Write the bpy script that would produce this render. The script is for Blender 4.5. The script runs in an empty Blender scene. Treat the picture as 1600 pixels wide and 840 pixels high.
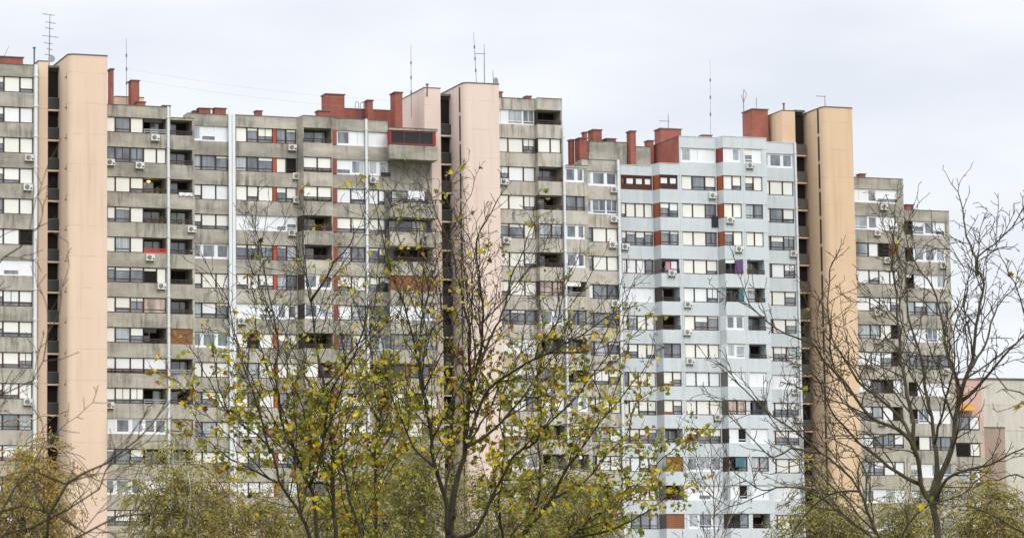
import bpy, math, random
from mathutils import Vector, Matrix
rnd = random.Random(11)
a = 0.35541523155606486
D0 = 299.6087429450095
Z0 = 57.30290418230526
CZ = 1.7
lens = 118.51992915124237
M = [[0.9998983091586738,0.0017432456754131647,-0.014153884136173502],[0.014260832431000325,-0.12222767581958933,0.9923996291424722],[-0.0,-0.9925005573591666,-0.12224010651886504]]
BAYS = {"a0":{"block":"left","t":0,"us":[57.926,59.442,60.728,62.156,63.627,64.847],"k0":0,"rows":["SHhSH","SShSS","HHhSS","hShHS","SSGSS","HSSSK","PvPvP","SHhHH","HHhHH","hHHHh","HShHS","qGGGG","SHHHH"]},
"b1":{"block":"grey","t":2.77,"us":[71.735,73.19,74.609,75.869,78.033],"k0":1,"rows":["SGSL","GGG=","SSHL","HqSL","SCSr","qqq~","SHqE","SGhL","SSSF","HHHL","PVV:","qGhL","VVVP","hHHL"]},
"b2":{"block":"grey","t":2.95,"us":[78.447,80.583],"k0":1,"rows":["L","L","L","L","L","L","L","W","L","L","E","L","L"]},
"c":{"block":"grey","t":5.45,"us":[81.0,82.142,83.537,84.79],"k0":1,"rows":["VvP","GGq","HSS","hHH","VVV","HSS","GHq","VVV","SSS","GhS","GCS","SHH","HSH"]},
"d":{"block":"grey","t":5.23,"us":[85.416,86.547,87.618,89.093,89.409,90.402,91.419],"k0":1,"rows":["SqhOGq","GGqOSK","SHSOhH","PVPPvh","qqqOqG","HSHOCG","PPvPVV","SKSOhS","GGSOSH","SGSOGG","SShOhG","HhhOHG","SHSOGS"]},
"e":{"block":"grey","t":3.85,"us":[91.681,93.078,94.479],"k0":1,"rows":["LL","Mm","Mm","Ll","Ll","VV","VV","Ll","SL","GL","LL","VV"],"tl":5.2,"ul":91.473},
"o":{"block":"grey","t":4.4,"us":[94.693,95.098],"k0":1,"rows":["O","O","O","O","O","O","O","O","O","O","O","O","O","O","O","O"]},
"f":{"block":"grey","t":4.54,"us":[95.185,96.617,98.031],"k0":1,"rows":["VP","vV","SH","HH","GG","HS","SG","GS","SS","SS","SH","VV"]},
"g":{"block":"grey","t":4.6,"us":[98.394,99.406,100.462],"k0":1,"rows":["PP","VV","SH","HH","qh","hh","GC","GV","LL","SL","VP"]},
"h":{"block":"grey","t":2.95,"us":[99.96,101.509,103.063,104.622],"k0":1,"rows":["XXX","vPP","LLL","LLL","LLL","WWW","PPV","GGG","LLL","SLS","hSh"],"tl":4.6,"ul":100.376},
"i":{"block":"ochre","t":4.5,"us":[111.227,112.688,114.242,115.444],"k0":0,"rows":["PGG","SSh","hSS","SSH","qqS","SSH","HSS","GqG","PPP","SHh","qSG"]},
"j":{"block":"ochre","t":3.75,"us":[115.471,116.808,117.925],"k0":0,"rows":["LL","SS","LL","LL","CC","LL","EE","VV","LL","GG","SS"],"tl":4.5,"ul":115.467},
"k":{"block":"ochre","t":3.6,"us":[118.233,119.396,120.247],"k0":2,"rows":["VV","GG","VV","VV","LL","GG","LL","LL","VV","HS"]},
"l":{"block":"ochre","t":5.23,"us":[120.939,121.684,123.155,124.357],"k0":2,"rows":["VVV","VGG","GSS","qSS","SGG","GGG","GCq","HHh","SHS","hCS"]},
"x1":{"block":"blue","t":6.72,"us":[125.338,125.864,126.871,127.835,128.731],"k0":2,"rows":["bbbb","HSSS","hqhq","SSSG","PPPP","SCSS","hhSH","GSSS","SSHH","hhhq","SSHh","GSSS","SGGG"]},
"x2":{"block":"blue","t":5.55,"us":[129.042,130.053,130.997],"k0":2,"rows":["bb","hh","qq","Ll","LL","LL","GG","sh","sh","LL","WW","KL","WW"],"tl":6.72,"ul":128.777},
"x3":{"block":"blue","t":5.55,"us":[131.389,132.567,133.957,135.118],"k0":1,"rows":["VPP","SGH","SSG","SSG","SSH","SSH","Shq","SSS","SSS","SSS","hhh","VVV","PvP","VGG"]},
"x4":{"block":"blue","t":4.45,"us":[135.442,136.441,137.419],"k0":1,"rows":["PV","SH","SS","qS","LL","LL","VV","VC","PP","EE","PK","KG","PK","LG"],"tl":5.55,"ul":135.211},
"x5":{"block":"blue","t":4.45,"us":[137.815,138.748,139.731],"k0":1,"rows":["hP","hS","GG","SS","LL","CL","LL","Ll","PP","LL","PP","GG","PP","LL"]},
"x6":{"block":"blue","t":6.6,"us":[140.773,141.529,142.95,144.137],"k0":1,"rows":["VVV","SSS","SGH","Ghq","GSh","SSh","GSh","ShG","PPP","hhh","Shh","SSS","PPP","HSG"]},
"r1":{"block":"right","t":9.05,"us":[151.773,153.619,154.739,155.985,157.037],"k0":2,"rows":["PVvv","CVPv","GSKW","SHSS","SHSh","GGSK","SShL","SLLS","hGSL","SqGH","GhSS","VSGS"]},
"r2":{"block":"right","t":11.4,"us":[158.483,159.966,161.279,162.521,163.741],"k0":3,"rows":["LhVv","LVVV","LPPV","ChGG","hPGS","GGGG","LPPP","LGPS","LSGG","hSVG"]}}
CH = [["left",3,61.559,64.577,58.767,59.724,2],["grey",7,73.69,74.079,56.417,59.843,1.14],["grey",6,75.441,76.302,57.014,58.664,1.2],["grey",5,75.747,76.636,55.885,56.464,0.8],["grey",4.5,78.121,78.915,55.849,56.123,0.8],["grey",7,82.295,83.507,55.788,56.498,0.9],["grey",7,83.806,85.019,55.857,56.568,0.9],["grey",7.5,81.899,82.322,55.834,56.297,0.8],["grey",7,87.923,88.596,55.722,56.497,0.9],["grey",8,95.189,97.168,56.87,58.66,1.5],["grey",7,94.104,95.417,55.953,56.796,1],["grey",7.5,99.269,99.9,56.818,58.139,1.1],["grey",5.7,101.464,102.317,55.434,58.73,1.5],["ochre",7,112.716,113.098,58.427,59.512,0.7],["ochre",7,115.545,116.152,58.693,59.225,0.9],["ochre",8.5,120.737,121.208,53.257,55.35,0.8],["ochre",7,121.064,121.949,53.052,55.297,1.3],["ochre",9.5,122.576,122.989,54.775,56.329,0.69],["ochre",10,123.76,124.78,55.24,56.734,1.5],["ochre",9.6,125.02,126.122,54.909,55.818,1.2],["blue",8.2,127.043,127.708,53.148,56.452,1.07],["blue",12,131.91,134.292,56.124,57.541,1.6],["blue",11,130.114,130.809,55.201,56.052,1],["blue",8,134.818,135.921,55.595,56.347,1],["blue",9.5,141.037,142.881,56.24,59.547,2.5],["right",12,154.276,154.983,53.011,53.75,0.92],["right",13.5,160.271,161.213,50.08,50.961,1.17]]
WL = [["grey",8.5,74.535,77.33,56.578,57.44,3,"peach"],["grey",9,96.04,102.119,56.221,57.42,0.4,"brick"],["ochre",9,122.908,126.976,53.818,55.307,0.4,"concrete"],["ochre",9.3,123.348,127.074,53.422,54.07,0.4,"brick"],["blue",9.5,128.213,129.744,53.996,55.037,0.4,"concrete"]]
PIPE = [["left",-0.1,65.062,0.36,0],["grey",2.7,78.198,0.26,1],["grey",5.1,85.005,0.62,1],["grey",4.4,98.134,0.27,1],["ochre",3.4,118.033,0.24,1],["ochre",4.9,124.357,0.26,2],["blue",6.4,144.334,0.22,1]]
AC = [["a0",64.443,49.844,2],["a0",64.334,47.131,3],["a0",64.402,27.582,10],["b1",76.91,52.664,1],["b1",72.647,50.181,2],["b1",75.442,49.993,2],["b1",76.427,41.407,5],["b1",77.52,38.772,6],["b1",72.597,27.645,10],["b2",80.455,44.213,4],["c",84.355,33.11,8],["d",90.946,52.712,1],["d",91.373,49.972,2],["d",91.402,47.694,3],["d",90.894,44.525,4],["d",85.9,35.985,7],["d",86.056,33.064,8],["g",98.869,49.8,2],["i",112.124,50.134,2],["i",112.304,44.406,4],["l",123.967,49.905,2],["l",123.911,46.973,3],["l",123.706,44.424,4],["l",123.818,38.624,6],["l",123.647,33.276,8],["x1",125.625,44.483,4],["x1",125.601,38.746,6],["x2",130.11,41.857,5],["x3",134.673,49.754,2],["x3",131.743,38.774,6],["x3",131.633,36.012,7],["x3",131.844,33.154,8],["x3",134.709,27.632,10],["x3",132.05,24.857,11],["x4",136.027,47.184,3],["x4",136.931,44.323,4],["x5",138.327,52.771,1],["x6",143.887,44.331,4],["x6",143.874,33.298,8],["x6",143.727,30.459,9],["x6",143.863,27.631,10],["r1",155.384,49.817,2],["r1",154.622,47.135,3],["r1",155.632,44.337,4],["r1",154.322,38.93,6],["r1",154.358,36.054,7],["r1",154.558,27.643,10],["r2",163.272,44.3,4],["r2",163.179,33.261,8]]
TW = {"A":{"ts":0.6,"tf":-3.1,"strip":[65.421,66.341],"gap":[66.341,67.531],"shaft":[67.406,71.016],"zs":58.954,"zf":59.018,"zg":58.453},
"B":{"ts":4.8,"tf":1.1,"strip":[104.19,105.857],"gap":[105.857,106.939],"shaft":[106.938,110.561],"zs":59.071,"zf":59.053,"zg":58.425},
"C":{"ts":7,"tf":3.3,"strip":[143.262,144.689],"gap":[144.689,145.869],"shaft":[146.058,149.337],"zs":59.001,"zf":58.885,"zg":58.998}}
ANT = [["yagi",1.5,66.61,59.04,66.69,63.53],["stub",2,65.35,59.12,65.35,60.38],["tilt",3,62.37,59.69,63.2,60.69],["whip",6.5,75.16,57.0,75.12,62.7],["whip",6,103.25,57.18,103.29,63.48],["whip",3,108.96,59.58,108.7,64.42],["bar",3,109.75,59.62,109.77,63.27],["dish",2.5,110.53,59.45,110.45,60.7],["stub",4,104.19,58.96,104.23,59.21],["bar",13,133.24,56.29,133.27,59.2],["whip",9,136.15,56.44,136.3,64.33],["rabbit",10.5,140.58,59.58,140.59,61.57],["stub",10.5,141.94,59.65,142.04,60.84],["bar2",5,147.14,59.3,147.1,60.35],["stub",8,143.9,59.19,143.92,59.85],["hoop",8.5,98.35,56.93,98.36,57.94],["hoop",8.5,98.87,56.95,98.88,57.9]]
FAR = {"pink":{"t":14,"us":[164.932,166.131,168.388,168.916],"zt":32.763,"rows":[29.87,27.051,24.304]},
"beige":{"t":30,"us":[177.137,190.619],"zt":34.356},
"brown":{"t":22,"us":[172.838,176.096],"zt":28.357}}
TR = {"main":[[0.1118,[[-1.274,62.0,-0.088],[-1.255,62.0,2.516],[-1.209,62.0,4.383],[-1.157,62.0,4.852]]],[0.0883,[[-1.158,62.0,4.734],[-1.079,62.1,5.562],[-0.91,62.2,6.039],[-0.843,62.3,6.757],[-0.798,62.4,7.599],[-0.916,62.5,8.773],[-1.043,62.6,9.304],[-1.088,62.7,9.74],[-1.395,62.8,10.388],[-1.512,62.9,10.928],[-1.572,63.0,11.163]]],[0.053,[[-0.824,62.0,6.969],[-0.661,61.812,7.542],[-0.581,61.625,8.113],[-0.514,61.438,8.6],[-0.621,61.25,9.217],[-0.614,61.063,9.583],[-0.538,60.875,9.946],[-0.357,60.688,10.235],[-0.19,60.5,10.499]]],[0.0589,[[-0.853,62.0,6.615],[-0.714,62.229,7.522],[-0.398,62.457,8.197],[-0.215,62.686,8.579],[-0.038,62.914,9.292],[0.161,63.143,9.718],[0.336,63.371,10.112],[0.526,63.6,10.508]]],[0.053,[[-0.906,62.0,6.084],[-0.539,61.8,6.948],[-0.027,61.6,7.395],[0.681,61.4,7.742],[1.386,61.2,8.1],[1.912,61.0,8.481],[2.145,60.8,8.806]]],[0.0706,[[-1.209,62.0,4.383],[-1.27,61.86,4.963],[-1.458,61.72,5.661],[-1.584,61.58,6.709],[-1.678,61.44,7.345],[-1.831,61.3,7.98],[-1.939,61.16,8.437],[-2.139,61.02,8.976],[-2.292,60.88,9.466],[-2.352,60.74,9.918],[-2.447,60.6,10.311]]],[0.0412,[[-1.273,62.0,4.971],[-1.2,62.367,5.817],[-1.124,62.733,6.796],[-1.191,63.1,7.792],[-1.347,63.467,8.559],[-1.32,63.833,9.458],[-1.222,64.2,10.12]]],[0.0471,[[-1.594,62.0,6.743],[-1.747,62.3,7.603],[-1.687,62.6,8.471],[-1.591,62.9,9.227],[-1.75,63.2,9.753],[-1.813,63.5,10.405],[-1.938,63.8,10.942]]],[0.0647,[[-1.186,62.0,4.383],[-0.865,61.775,4.427],[-0.565,61.55,4.82],[-0.014,61.325,5.825],[0.362,61.1,6.06],[0.714,60.875,6.445],[1.239,60.65,6.941],[1.647,60.425,7.493],[1.962,60.2,8.102]]],[0.0471,[[-0.907,62.0,6.025],[-0.517,62.214,6.271],[-0.037,62.429,6.756],[0.327,62.643,7.246],[0.577,62.857,7.863],[0.829,63.071,8.486],[1.025,63.286,9.236],[1.279,63.5,9.747]]],[0.0353,[[-1.465,62.0,5.679],[-1.823,62.3,6.059],[-2.123,62.6,6.68],[-2.367,62.9,7.308],[-2.433,63.2,7.94],[-2.62,63.5,8.581]]]],"left":[[0.1025,[[-3.419,60.0,-0.033],[-3.4,60.0,2.52],[-3.426,60.0,3.649],[-3.446,60.0,3.989]]],[0.0626,[[-3.447,60.0,3.876],[-3.673,59.85,4.326],[-3.909,59.7,4.888],[-4.089,59.55,5.221],[-4.312,59.4,5.814],[-4.548,59.25,6.145],[-4.951,59.1,6.444],[-5.251,58.95,6.886],[-5.493,58.8,7.439]]],[0.0626,[[-3.447,60.0,3.876],[-3.516,60.071,4.333],[-3.63,60.143,4.907],[-3.677,60.214,5.288],[-3.738,60.286,5.408],[-3.98,60.357,5.955],[-4.177,60.429,6.538],[-4.317,60.5,7.088],[-4.285,60.571,7.476],[-4.219,60.643,7.831],[-4.325,60.714,8.387],[-4.455,60.786,8.981],[-4.574,60.857,9.461],[-4.67,60.929,9.918],[-4.733,61.0,10.223]]],[0.0456,[[-3.665,60.0,5.241],[-3.573,59.812,5.308],[-3.412,59.625,5.703],[-3.341,59.438,6.221],[-3.27,59.25,6.692],[-3.065,59.062,7.091],[-2.771,58.875,7.577],[-2.59,58.688,8.062],[-2.498,58.5,8.603]]],[0.0683,[[-3.414,60.0,3.762],[-3.176,60.109,4.33],[-3.257,60.218,5.054],[-3.279,60.327,5.908],[-3.373,60.436,6.412],[-3.431,60.545,7.195],[-3.525,60.655,7.822],[-3.61,60.764,8.265],[-3.671,60.873,8.746],[-3.768,60.982,9.265],[-3.831,61.091,9.574],[-3.764,61.2,10.119]]],[0.0399,[[-3.619,60.0,8.564],[-3.353,59.8,8.964],[-3.191,59.6,9.236],[-2.86,59.4,9.492],[-2.711,59.2,9.773]]],[0.0399,[[-3.344,60.0,7.065],[-3.207,60.24,7.234],[-2.986,60.48,7.646],[-2.74,60.72,7.992],[-2.63,60.96,8.542],[-2.343,61.2,9.035]]],[0.0456,[[-3.172,60.0,4.212],[-2.728,60.257,4.307],[-2.963,60.514,4.997],[-3.074,60.771,5.658],[-3.095,61.029,6.105],[-3.01,61.286,6.706],[-2.842,61.543,7.312],[-2.496,61.8,7.922]]],[0.0399,[[-4.12,60.0,5.248],[-4.631,60.3,5.559],[-5.114,60.6,5.815],[-5.485,60.9,6.13],[-5.86,61.2,6.74]]],[0.0342,[[-4.356,60.0,5.855],[-4.564,60.24,6.643],[-4.809,60.48,7.36],[-5.0,60.72,7.966],[-5.191,60.96,8.696],[-5.503,61.2,9.199]]]],"slender":[[0.0689,[[-2.717,66.0,0.123],[-2.721,66.067,2.589],[-2.755,66.133,4.708],[-2.733,66.2,6.003],[-2.652,66.267,6.851],[-2.714,66.333,7.275],[-2.787,66.4,7.941],[-2.821,66.467,8.649],[-2.767,66.533,9.294],[-2.675,66.6,9.941]]],[0.0376,[[-2.724,66.0,6.078],[-2.504,66.25,6.469],[-2.293,66.5,6.991],[-2.067,66.75,7.645],[-1.94,67.0,8.306]]],[0.0376,[[-2.642,66.0,6.831],[-2.911,65.667,7.31],[-3.078,65.333,7.909],[-3.143,65.0,8.501]]]],"right_leafy":[[0.1033,[[-0.135,64.0,0.016],[-0.1,64.0,2.525],[-0.059,64.0,3.728],[-0.029,64.0,4.09]]],[0.0668,[[-0.043,64.0,3.969],[0.134,63.786,4.477],[0.662,63.571,5.182],[1.215,63.357,6.029],[1.603,63.143,6.513],[1.941,62.929,6.924],[2.397,62.714,7.403],[2.563,62.5,7.74]]],[0.0607,[[0.028,64.0,3.004],[0.528,64.214,3.969],[1.062,64.429,4.455],[1.439,64.643,4.826],[1.94,64.857,5.075],[2.449,65.071,5.609],[2.988,65.286,6.148],[3.376,65.5,6.394]]],[0.0547,[[-0.005,64.0,4.089],[0.36,64.167,4.94],[0.494,64.333,5.678],[0.419,64.5,6.303],[0.58,64.667,7.175],[0.84,64.833,7.929],[1.039,65.0,8.566]]],[0.0425,[[0.667,64.0,5.206],[1.162,64.36,5.426],[1.668,64.72,5.931],[2.119,65.08,6.444],[2.327,65.44,6.966],[2.474,65.8,7.496]]],[0.0486,[[-0.047,64.0,3.728],[-0.252,63.72,4.564],[-0.301,63.44,5.273],[-0.168,63.16,6.095],[-0.277,62.88,6.796],[-0.027,62.6,7.487]]],[0.0425,[[1.055,64.0,4.437],[1.737,63.625,4.531],[2.453,63.25,4.863],[2.801,62.875,5.102],[3.024,62.5,5.196]]]],"bare":[[0.0881,[[7.165,58.0,-0.198],[7.219,58.0,2.344],[7.238,58.0,4.091],[7.212,58.0,4.695],[7.234,58.0,5.08]]],[0.0551,[[7.208,58.0,4.585],[6.975,57.875,4.999],[6.887,57.75,5.508],[6.78,57.625,5.753],[6.521,57.5,5.967],[6.043,57.375,6.183],[5.61,57.25,6.77],[5.313,57.125,7.09],[5.166,57.0,7.332],[4.757,56.875,7.467],[4.393,56.75,7.612],[4.025,56.625,7.995],[3.914,56.5,8.243]]],[0.0495,[[7.232,58.0,5.025],[7.249,58.15,5.718],[7.226,58.3,6.207],[7.127,58.45,6.744],[7.122,58.6,7.127],[7.009,58.75,7.627],[6.914,58.9,8.401],[6.868,59.05,8.988],[6.803,59.2,9.293]]],[0.0661,[[7.223,58.0,4.695],[7.339,57.938,5.184],[7.454,57.877,5.586],[7.573,57.815,6.163],[7.661,57.754,6.411],[7.741,57.692,6.779],[7.853,57.631,7.136],[8.005,57.569,7.679],[8.096,57.508,8.412],[7.943,57.446,8.694],[7.984,57.385,8.874],[8.234,57.323,9.084],[8.531,57.262,9.37],[8.75,57.2,9.646]]],[0.0385,[[7.693,58.0,6.431],[8.032,57.75,6.703],[8.383,57.5,7.115],[8.721,57.25,7.525],[8.969,57.0,7.933]]],[0.033,[[8.059,58.0,8.616],[7.989,58.333,9.22],[7.936,58.667,9.718],[7.905,59.0,10.221]]],[0.044,[[7.212,58.0,4.695],[7.363,57.625,5.088],[7.918,57.25,5.242],[8.414,56.875,5.46],[8.762,56.5,5.612]]],[0.044,[[6.916,58.0,5.503],[6.915,58.229,6.094],[6.834,58.457,6.593],[6.778,58.686,7.252],[6.756,58.914,7.952],[6.73,59.143,8.922],[6.794,59.371,9.488],[6.846,59.6,10.036]]],[0.0385,[[7.634,58.0,6.288],[7.656,58.2,6.893],[7.552,58.4,7.404],[7.483,58.6,7.987],[7.377,58.8,8.496],[7.219,59.0,8.829],[7.062,59.2,9.232],[7.031,59.4,9.717]]],[0.0385,[[6.825,58.0,5.78],[6.645,58.25,6.244],[6.021,58.5,6.831],[5.692,58.75,7.42],[5.58,59.0,7.831],[5.573,59.25,8.427],[5.692,59.5,9.061]]],[0.0385,[[6.99,58.0,5.006],[6.522,57.7,5.236],[5.848,57.4,5.718],[5.449,57.1,6.137],[5.164,56.8,6.659],[4.876,56.5,6.961]]],[0.033,[[7.782,58.0,6.806],[8.235,58.5,7.438],[8.552,59.0,8.163],[8.98,59.5,8.67]]],[0.0275,[[7.23,58.0,5.708],[7.375,57.7,6.267],[7.484,57.4,6.789],[7.5,57.1,7.527],[7.64,56.8,8.039]]]],"bare_low":[[0.0718,[[6.011,54.0,-0.108],[6.069,54.0,2.309],[6.057,54.0,3.324],[6.042,54.0,3.528]]],[0.0461,[[6.039,54.0,3.426],[5.903,53.889,3.73],[5.745,53.778,4.002],[5.477,53.667,4.671],[5.241,53.556,4.994],[4.862,53.444,5.276],[4.554,53.333,5.517],[4.117,53.222,5.849],[3.643,53.111,6.253],[3.341,53.0,6.622]]],[0.0359,[[5.769,54.0,4.011],[5.649,54.2,4.463],[5.632,54.4,4.989],[5.456,54.6,5.419],[5.271,54.8,5.54],[5.094,55.0,6.081]]],[0.0359,[[5.915,54.0,3.734],[5.395,54.3,4.215],[4.816,54.6,4.703],[4.428,54.9,4.829],[4.032,55.2,4.8],[3.639,55.5,5.086]]],[0.0308,[[4.912,54.0,5.314],[4.452,53.75,5.375],[4.123,53.5,5.209],[3.806,53.25,5.45],[3.493,53.0,5.74]]],[0.0359,[[6.063,54.0,3.528],[6.255,53.75,4.125],[6.539,53.5,4.414],[7.018,53.25,4.545],[7.398,53.0,4.878]]],[0.0308,[[5.511,54.0,4.69],[5.095,54.267,4.68],[4.805,54.533,4.492],[4.506,54.8,4.096]]]],"edge":[[0.0683,[[6.578,40.0,-0.04],[6.616,40.0,2.121],[6.579,40.0,3.251],[6.527,40.0,3.933]]],[0.0266,[[6.521,40.0,3.781],[6.323,39.8,4.453],[6.082,39.6,4.933],[5.778,39.4,5.056],[5.62,39.2,5.206]]],[0.0228,[[6.527,40.0,3.933],[6.489,40.12,5.162],[6.481,40.24,5.944],[6.39,40.36,6.579],[6.272,40.48,7.142],[6.233,40.6,7.316]]],[0.0304,[[6.539,40.0,3.63],[6.303,40.267,3.952],[6.042,40.533,4.125],[5.847,40.8,4.067]]],[0.0266,[[6.454,40.0,5.152],[6.21,39.8,5.595],[6.04,39.6,5.957],[5.909,39.4,6.316]]],[0.0266,[[6.604,40.0,2.873],[6.205,39.8,3.173],[5.808,39.6,3.47],[5.485,39.4,3.614],[5.237,39.2,3.682]]]],"near":[[0.0642,[[-4.153,26.0,0.16],[-4.15,26.0,1.607],[-4.141,26.0,2.582],[-4.118,26.0,2.827]]],[0.0296,[[-4.141,26.0,2.582],[-3.764,25.943,2.722],[-3.575,25.886,2.864],[-3.553,25.829,3.022],[-3.399,25.771,3.247],[-3.113,25.714,3.42],[-2.882,25.657,3.609],[-2.758,25.6,3.7]]],[0.0197,[[-4.118,26.0,2.827],[-3.986,26.1,3.077],[-3.803,26.2,3.129],[-3.593,26.3,3.081],[-3.381,26.4,2.933]]],[0.0123,[[-4.119,26.0,3.073],[-4.039,26.1,3.772],[-4.005,26.2,3.994],[-3.771,26.3,4.135],[-3.695,26.4,4.294],[-3.674,26.5,4.507]]],[0.0099,[[-4.15,26.0,4.262],[-4.063,25.9,4.898],[-3.949,25.8,5.019],[-3.801,25.7,5.084],[-3.698,25.6,5.173]]],[0.0197,[[-4.117,26.0,2.729],[-3.892,26.125,3.275],[-3.761,26.25,3.405],[-3.528,26.375,3.334],[-3.294,26.5,3.389]]],[0.0197,[[-3.772,26.0,2.724],[-3.42,26.125,2.847],[-3.063,26.25,3.041],[-2.778,26.375,3.073],[-2.54,26.5,3.051]]],[0.0148,[[-3.576,26.0,3.016],[-3.699,26.167,3.225],[-3.748,26.333,3.485],[-3.697,26.5,3.646]]],[0.0173,[[-4.117,26.0,2.729],[-3.903,25.88,2.917],[-3.69,25.76,2.958],[-3.43,25.64,3.094],[-3.172,25.52,3.229],[-3.085,25.4,3.342]]]],"sapling":[[0.0522,[[6.341,110.0,-0.059],[6.452,110.0,5.093],[6.476,110.0,7.17],[6.461,110.0,8.422],[6.416,110.0,9.259],[6.539,110.0,10.095]]],[0.0313,[[6.476,110.0,7.17],[6.922,110.5,8.027],[7.077,111.0,8.897]]],[0.0313,[[6.468,110.0,7.796],[6.037,109.5,8.397],[5.819,109.0,9.198]]]]}
BG = [["birch",-13.699,135.0,12.004,1.92],["willow",-17.312,120.0,10.841,1.54],["willow",-10.382,150.0,11.282,1.35],["willow",-4.137,140.0,12.696,1.46],["willow",-0.806,145.0,11.244,1.65],["willow",2.862,150.0,11.093,1.57],["willow",11.978,130.0,9.582,1.6],["willow",17.493,150.0,9.746,1.71],["willow",17.57,125.0,9.311,1.54],["willow",-12.945,150.0,11.461,1.42],["willow",-6.406,130.0,9.844,1.11],["willow",-6.008,155.0,12.566,1.32],["willow",1.392,160.0,12.351,1.52]]
brickside = [130.302,130.868,55.681]
leaf = [-0.522,57.0,10.47]
SC = bpy.context.scene
COL = SC.collection
CA, SA = math.cos(a), math.sin(a)

def W(u, t, z):                       # facade coordinates (along, setback, height) to the world
    return Vector((u*CA - (D0+t)*SA, u*SA + (D0+t)*CA, z))

# ------------------------------------------------------------------ materials
def mat(name, base=(.5,.5,.5), rough=.7, spec=.3):
    m = bpy.data.materials.new(name); m.use_nodes = True
    b = m.node_tree.nodes['Principled BSDF']
    b.inputs['Base Color'].default_value = (*base, 1)
    b.inputs['Roughness'].default_value = rough
    b.inputs['Specular IOR Level'].default_value = spec
    return m
class NT:
    def __init__(s, m):
        s.t = m.node_tree; s.b = s.t.nodes['Principled BSDF']
    def n(s, typ, **kw):
        x = s.t.nodes.new(typ)
        for k, v in kw.items():
            if k in x.inputs: x.inputs[k].default_value = v
            else: setattr(x, k, v)
        return x
    def l(s, o, i): s.t.links.new(o, i)
    def coords(s, scale):
        c = s.n('ShaderNodeTexCoord'); m = s.n('ShaderNodeMapping'); m.inputs['Scale'].default_value = scale
        s.l(c.outputs['Object'], m.inputs['Vector']); return m.outputs['Vector']
    def noise(s, scale, sc=1., det=4., rough=.6):
        x = s.n('ShaderNodeTexNoise', Scale=sc, Detail=det, Roughness=rough); s.l(s.coords(scale), x.inputs['Vector']); return x.outputs['Fac']
    def ramp(s, fac, p0, p1, v0=0., v1=1.):
        x = s.n('ShaderNodeMapRange'); x.inputs[1].default_value = p0; x.inputs[2].default_value = p1
        x.inputs[3].default_value = v0; x.inputs[4].default_value = v1; s.l(fac, x.inputs[0]); return x.outputs[0]
    def mix(s, fac, c1, c2, mode='MIX'):
        x = s.n('ShaderNodeMix', data_type='RGBA', blend_type=mode)
        for sock, v in ((x.inputs[0], fac), (x.inputs[6], c1), (x.inputs[7], c2)):
            if hasattr(v, 'links'): s.l(v, sock)
            elif isinstance(v, tuple): sock.default_value = (*v, 1)
            else: sock.default_value = v
        return x.outputs[2]
    def mul(s, x1, x2):
        m = s.n('ShaderNodeMath', operation='MULTIPLY')
        for i, v in enumerate((x1, x2)):
            if hasattr(v, 'links'): s.l(v, m.inputs[i])
            else: m.inputs[i].default_value = v
        return m.outputs[0]
    def out(s, c): s.l(c, s.b.inputs['Base Color'])
    def bump(s, h, st=.3, d=.02):
        x = s.n('ShaderNodeBump', Strength=st, Distance=d); s.l(h, x.inputs['Height']); s.l(x.outputs[0], s.b.inputs['Normal'])

def weathered(name, base, dark, streak=.5, rust=None, fine=.12, blotch=.35):
    m = mat(name, base, .9, .15); N = NT(m)
    big = N.noise((.16, .16, .5), 1., 5., .65)
    st = N.noise((2.4, 2.4, .28), 1., 5., .7)
    lo = N.noise((.32, .32, .36), 1., 3., .5)
    f1 = N.mul(N.ramp(st, .44, .68), N.ramp(lo, .36, .6))
    zc = N.n('ShaderNodeTexCoord'); zs = N.n('ShaderNodeSeparateXYZ'); N.l(zc.outputs['Object'], zs.inputs[0])
    c = N.mix(N.mul(N.mul(N.ramp(big, .3, .62), N.ramp(zs.outputs[2], 16, 48, .42, 1.25)), blotch), base, dark)
    c = N.mix(N.mul(f1, streak), c, tuple(v*.42 for v in dark))
    if rust:
        r1 = N.noise((1.1, 1.1, .2), 1., 3., .6); r2 = N.noise((.45, .45, .7), 1.7, 2., .5)
        c = N.mix(N.mul(N.mul(N.ramp(r1, .5, .72), N.ramp(r2, .5, .62)), .75), c, rust)
    g = N.noise((7, 7, 7), 1., 6., .7)
    c = N.mix(fine, c, N.ramp(g, .3, .7), 'OVERLAY')
    N.out(c); N.bump(g, .25, .01)
    return m

def stucco(name, base, patch, crack):
    m = mat(name, base, .88, .12); N = NT(m)
    big = N.noise((.35, .35, .12), 1., 4., .6)
    c = N.mix(N.ramp(big, .35, .68, 0, .7), base, patch)
    w = N.n('ShaderNodeTexWave', wave_type='BANDS', bands_direction='Z'); w.inputs['Scale'].default_value = .1122
    w.inputs['Distortion'].default_value = .35; w.inputs['Detail'].default_value = 3; w.inputs['Detail Scale'].default_value = 3.
    N.l(N.coords((1, 1, 1)), w.inputs['Vector'])
    seam = N.mul(N.ramp(w.outputs['Fac'], .9975, 1.), N.ramp(N.noise((.55, .55, .22), 1.3, 2.), .42, .6, .12, 1.))
    c = N.mix(N.mul(seam, .7), c, crack)
    sp = N.mul(N.ramp(N.noise((1.2, 1.2, 3.5), 1., 4., .7), .66, .74), .3)
    c = N.mix(sp, c, crack)
    st = N.mul(N.mul(N.ramp(N.noise((1.5, 1.5, .07), 1., 5., .65), .48, .7), N.ramp(N.noise((.4, .4, .12), 1., 2.), .42, .6)), .5)
    c = N.mix(st, c, crack)
    N.out(c); N.bump(N.noise((9, 9, 9), 1., 5.), .15, .01)
    return m

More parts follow.
